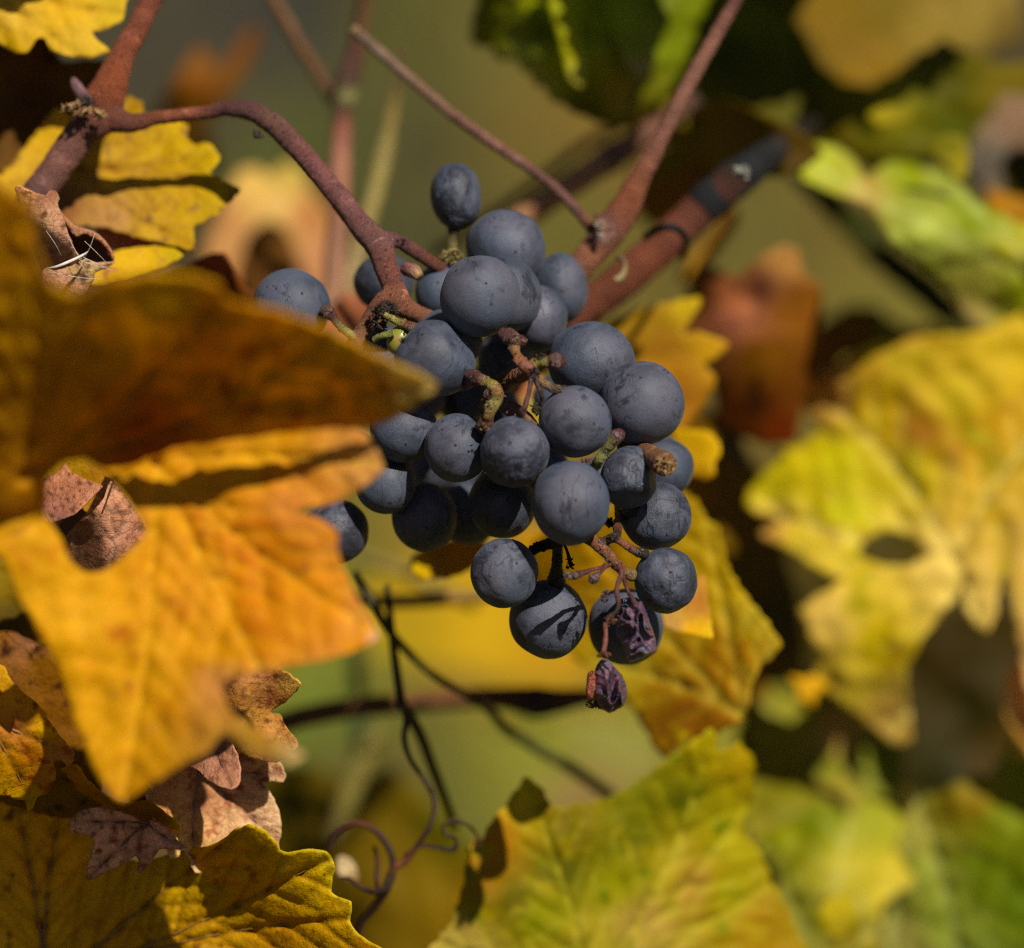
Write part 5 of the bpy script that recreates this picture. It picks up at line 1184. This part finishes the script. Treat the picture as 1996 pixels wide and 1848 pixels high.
leaf('vine_leaf', 'broad green leaf at the bottom corner with a pale rib', [(1740,1660),(1760,1600),(1790,1560),(1840,1545),(1880,1520),(1930,1510),(1975,1450),(1980,1480),(2080,1480),(2080,1930),(1700,1930),(1720,1800),(1735,1730)],
     [(1740,1660,.14),(1980,1450,.13),(2080,1930,.12),(1720,1930,.14)],
     [(1780,1620,(165,150,50)),(1800,1700,(150,155,50)),(1900,1560,(160,130,40)),(1960,1490,(140,150,36)),(1950,1600,(130,140,24)),(1920,1700,(112,128,14)),(1990,1750,(104,124,10)),(1850,1800,(140,152,44)),(1760,1840,(170,160,80)),(1900,1880,(126,140,50))],
     teeth=(44,8), group=LV, ripple=.003, veins=((1790,1560),[(1880,1900),(1975,1480),(1740,1860)]), rib=(186,190,110))
leaf('vine_leaf', 'small upright yellow-green leaflet beside the dark gap at the bottom', [(1596,1775),(1615,1752),(1640,1745),(1662,1762),(1664,1790),(1650,1820),(1626,1835),(1606,1812)], [(1596,1775,.10),(1662,1762,.10),(1626,1835,.10)], [(1625,1770,(196,176,50)),(1640,1810,(170,150,20))], teeth=(24,3), group=LV)
leaf('vine_leaf', 'small yellow diamond-shaped leaflet floating between olive leaf and pale yellow leaf', [(1538,1318),(1562,1322),(1592,1318),(1614,1340),(1592,1352),(1586,1378),(1566,1364),(1552,1372),(1552,1344)], [(1545,1330,.12),(1605,1345,.12),(1562,1372,.12)], [(1575,1345,(222,170,20))], teeth=(24,2), group=LV)
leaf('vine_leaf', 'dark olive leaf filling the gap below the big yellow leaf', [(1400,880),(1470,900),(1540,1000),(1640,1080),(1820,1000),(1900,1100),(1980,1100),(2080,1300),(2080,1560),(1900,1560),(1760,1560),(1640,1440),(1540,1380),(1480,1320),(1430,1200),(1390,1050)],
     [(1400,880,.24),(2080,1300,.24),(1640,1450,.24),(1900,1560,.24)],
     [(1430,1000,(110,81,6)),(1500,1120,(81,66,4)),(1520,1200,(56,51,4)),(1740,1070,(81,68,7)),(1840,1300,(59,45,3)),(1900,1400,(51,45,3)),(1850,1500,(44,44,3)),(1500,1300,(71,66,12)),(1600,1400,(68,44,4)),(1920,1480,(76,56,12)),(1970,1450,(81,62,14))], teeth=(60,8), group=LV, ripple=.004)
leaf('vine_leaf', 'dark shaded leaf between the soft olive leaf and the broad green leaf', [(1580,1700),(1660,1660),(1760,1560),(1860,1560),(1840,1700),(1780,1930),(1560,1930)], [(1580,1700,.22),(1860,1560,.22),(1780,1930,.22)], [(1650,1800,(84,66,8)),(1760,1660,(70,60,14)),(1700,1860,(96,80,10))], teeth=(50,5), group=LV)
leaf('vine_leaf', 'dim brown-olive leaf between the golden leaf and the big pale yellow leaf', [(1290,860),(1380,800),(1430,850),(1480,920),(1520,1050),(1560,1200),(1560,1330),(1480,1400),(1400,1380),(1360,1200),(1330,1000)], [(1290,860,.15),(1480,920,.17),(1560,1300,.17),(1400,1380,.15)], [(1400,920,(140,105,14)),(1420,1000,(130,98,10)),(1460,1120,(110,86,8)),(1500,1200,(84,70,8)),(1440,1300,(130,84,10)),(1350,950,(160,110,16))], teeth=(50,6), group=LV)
leaf('vine_leaf', 'long grey-green leaf sliver behind the brown ragged leaf and the golden leaves', [(1390,740),(1412,745),(1430,800),(1448,860),(1460,910),(1440,915),(1412,880),(1398,820)], [(1390,740,.14),(1460,910,.14),(1412,880,.14)], [(1410,780,(110,100,44)),(1440,870,(112,100,64))], teeth=(50,2), group=LV)
leaf('vine_leaf', 'white blurred seed-like scrap inside the curled tendril loop', [(655,1680),(662,1668),(680,1672),(694,1690),(698,1712),(690,1722),(670,1712),(658,1700)], [(655,1680,.055),(698,1712,.055),(670,1712,.055)], [(675,1690,(205,185,135)),(690,1715,(150,115,75))], cat='leaf', teeth=(30,1), group=LV, mat=M_DRY, res=5)

# unseen canopy leaves added overhead to shade the dark leaves above
leaf('vine_leaf', 'leaf of the canopy above the frame, over the forked cane', [(1300,-520),(1400,-560),(1560,-480),(1580,-260),(1500,-160),(1400,-130),(1340,-200),(1300,-320)], [(980,-520,.05),(1420,-260,.05),(1180,-60,.05)], [(1200,-300,(120,120,24))], teeth=(60,20), group='canopy leaves added above the frame for shade', res=20)
leaf('vine_leaf', 'leaf of the canopy above the frame, over the olive brown leaf', [(1440,-500),(1640,-560),(1860,-520),(2060,-460),(2080,-200),(1900,-60),(1720,-90),(1560,-60),(1460,-240)], [(1440,-500,.12),(2060,-460,.12),(1720,-90,.115)], [(1700,-300,(130,120,24))], teeth=(60,20), group='canopy leaves added above the frame for shade', res=20)
leaf('vine_leaf', 'leaf of the canopy above the frame, over the thick node', [(-80,-400),(60,-420),(180,-330),(200,-210),(110,-110),(-20,-100),(-100,-200)], [(-80,-400,.025),(200,-300,.025),(0,-100,.02)], [(80,-300,(140,110,24))], teeth=(60,20), group='canopy leaves added above the frame for shade', res=20)

# unseen leaves added around the view to block fill light; copies of one blade
def spare_leaf():
    ol = []
    for k in range(72):
        a = 2 * math.pi * k / 72
        r = 1 + .28 * math.cos(5 * a) * (1 if abs(a - math.pi) > .3 else .2) - .45 * math.exp(-((a - math.pi) / .22) ** 2)
        r *= 1 + .05 * ((k % 3) - 1)
        ol.append((math.cos(a) * r * .045, math.sin(a) * r * .045))
    V = [(0, 0, 0)] + [(x * .5, y * .5, .004 * noise.noise(Vector((x * 40, y * 40, 1)))) for x, y in ol] + [(x, y, .012 * noise.noise(Vector((x * 30, y * 30, 4)))) for x, y in ol]
    n = len(ol)
    F = [(0, 1 + i, 1 + (i + 1) % n) for i in range(n)] + [(1 + i, 1 + n + i, 1 + n + (i + 1) % n, 1 + (i + 1) % n) for i in range(n)]
    V2 = V + [(x, y, z - .0003) for x, y, z in V]; m = len(V)
    F2 = F + [tuple(i + m for i in f[::-1]) for f in F] + [(1 + n + i, 1 + n + i + m, 1 + n + (i + 1) % n + m, 1 + n + (i + 1) % n) for i in range(n)]
    C = [lin((165, 140, 30)) if math.hypot(v[0], v[1]) < .03 else lin((130, 120, 24)) for v in V2]
    return mesh_obj('vine_leaf', V2, F2, M_FRESH, None, cols=C, uvs=[(v[0] * 90, v[1] * 90, 3) for v in V2])
sl = spare_leaf()
rnd = random.Random(21)
spots_ = []
for i in range(26): spots_.append((rnd.uniform(-.32, .32), rnd.uniform(.03, .45), rnd.uniform(1.36, 1.52)))
for i in range(16): spots_.append((rnd.uniform(-.40, -.19), rnd.uniform(-.05, .35), rnd.uniform(1.0, 1.45)))
for i in range(16): spots_.append((rnd.uniform(.20, .45), rnd.uniform(.06, .40), rnd.uniform(1.0, 1.45)))
for i in range(18): spots_.append((rnd.uniform(-.3, .3), rnd.uniform(-.06, .35), rnd.uniform(.88, 1.04)))
first = True
for x, y, z in spots_:
    w = .104 * (D + y) / D; hgt = .0965 * (D + y) / D
    if abs(x) < w + .062 and abs(z - CZ) < hgt + .062: continue
    o = sl if first else sl.copy()
    if not first: COL.objects.link(o)
    first = False
    o.location = (x, y, z)
    o.rotation_euler = (math.radians(90) + rnd.uniform(-.9, .9), rnd.uniform(-.5, .5), rnd.uniform(-.8, .8))
    s = rnd.uniform(.8, 1.25); o.scale = (s, s, s)
    tag(o, 'yellow-green vine leaf added out of view to block sky light', 'leaf', 'leaves added around the view to dim fill light')

leaf('vine_leaf', 'yellow-green toothed leaf overlapping the soft olive leaf from below', [(1480,1640),(1540,1600),(1600,1570),(1660,1590),(1700,1560),(1760,1600),(1740,1660),(1780,1720),(1720,1760),(1700,1850),(1640,1930),(1560,1930),(1540,1850),(1500,1780),(1520,1710)], [(1480,1640,.135),(1760,1600,.14),(1600,1930,.13),(1620,1700,.125)],
     [(1520,1660,(150,150,30)),(1600,1600,(120,130,24)),(1700,1600,(160,160,50)),(1650,1700,(190,176,60)),(1560,1800,(130,130,20)),(1640,1850,(160,140,30)),(1740,1720,(210,190,70))], teeth=(40,10), group='autumn vine leaves', veins=((1600,1930),[(1490,1650),(1660,1590),(1775,1715)]), rib=(200,196,110), ripple=.003)
leaf('vine_leaf', 'dull green leaf between the jagged leaf and the big pale yellow leaf', [(1440,1340),(1500,1290),(1560,1300),(1620,1350),(1700,1420),(1760,1470),(1740,1540),(1680,1560),(1620,1520),(1560,1540),(1500,1500),(1460,1440)], [(1440,1340,.16),(1760,1470,.16),(1560,1540,.15)], [(1490,1340,(110,104,18)),(1560,1400,(150,146,40)),(1620,1440,(190,150,80)),(1700,1480,(120,128,28)),(1520,1470,(140,136,24)),(1600,1500,(110,116,18))], teeth=(40,9), group='autumn vine leaves', veins=((1740,1530),[(1450,1350),(1560,1535)]), rib=(180,176,80), ripple=.003)
leaf('vine_leaf', 'pale peach-yellow leaf lobe at the frame edge below the eye-shaped hole', [(1960,1330),(1985,1290),(2080,1260),(2080,1520),(2030,1500),(1990,1450),(1960,1400)], [(1960,1330,.12),(2080,1500,.12),(2080,1260,.12)], [(1990,1350,(235,190,110)),(2040,1400,(235,196,110)),(2000,1440,(200,150,70))], teeth=(40,4), group='autumn vine leaves')
leaf('vine_leaf', 'dark yellow-olive leaf tip crossing in front of the dark gap beside the brown ragged leaf', [(1600,640),(1650,600),(1700,600),(1760,640),(1820,640),(1880,680),(1840,720),(1760,720),(1690,700),(1640,690)], [(1600,640,.20),(1880,680,.20),(1700,720,.20)], [(1650,640,(110,92,16)),(1760,680,(130,116,24)),(1840,690,(150,130,40))], teeth=(36,8), group='autumn vine leaves')


leaf('vine_leaf', 'sunlit yellow-green leaf piece at the top beside the slanting cane', [(1165,-60),(1180,20),(1200,80),(1225,130),(1250,160),(1270,120),(1290,60),(1330,0),(1340,-60)], [(1165,-60,.100),(1340,-60,.105),(1250,160,.098)], [(1210,40,(150,160,40)),(1240,90,(140,140,36)),(1290,0,(110,120,20)),(1250,145,(176,150,90))], teeth=(30,7), group='autumn vine leaves')  # this and the next three: pale leaf bits added as lit patches
leaf('vine_leaf', 'narrow bright yellow-green folded leaf strip at the top of the toothed dark leaf', [(1068,-60),(1074,20),(1090,70),(1100,120),(1112,160),(1136,170),(1142,120),(1128,60),(1120,-60)], [(1068,-60,.092),(1120,-60,.092),(1130,165,.090)], [(1090,20,(170,170,30)),(1105,100,(176,172,34)),(1128,150,(190,180,70))], teeth=(26,4), group='autumn vine leaves')
leaf('vine_leaf', 'small pale lit leaf tip under the tan leaf', [(1690,228),(1710,212),(1745,208),(1778,216),(1768,236),(1730,244),(1705,242)], [(1690,228,.12),(1778,216,.12),(1730,244,.12)], [(1720,225,(170,152,30)),(1760,222,(150,135,26))], teeth=(20,4), group='autumn vine leaves', res=8)
leaf('vine_leaf', 'crumpled yellow-olive leaf bit over the pale green curled leaf', [(1812,280),(1840,262),(1876,268),(1890,300),(1880,345),(1862,352),(1850,320),(1826,310)], [(1812,280,.11),(1890,300,.11),(1862,352,.11)], [(1840,285,(130,122,30)),(1870,320,(165,150,40))], teeth=(20,5), group='autumn vine leaves', res=8)
leaf('vine_leaf', 'very soft golden leaf far behind the lowest grapes', [(690,1180),(760,1110),(880,1090),(980,1130),(1080,1180),(1160,1260),(1120,1340),(1000,1330),(900,1300),(800,1290),(720,1260)], [(690,1180,.40),(1160,1260,.42),(900,1300,.40)], [(800,1180,(170,138,24)),(950,1220,(196,158,26)),(1080,1280,(180,140,44)),(760,1250,(165,140,36))], teeth=(60,10), group='autumn vine leaves')
leaf('vine_leaf', 'very soft pale leaf far behind the sloping tendril', [(960,1420),(1060,1400),(1180,1400),(1270,1440),(1290,1520),(1200,1580),(1080,1590),(1000,1530)], [(960,1420,.42),(1290,1520,.42),(1080,1590,.42)], [(1060,1460,(150,150,60)),(1200,1440,(160,156,80)),(1150,1560,(158,130,80))], teeth=(60,8), group='autumn vine leaves')
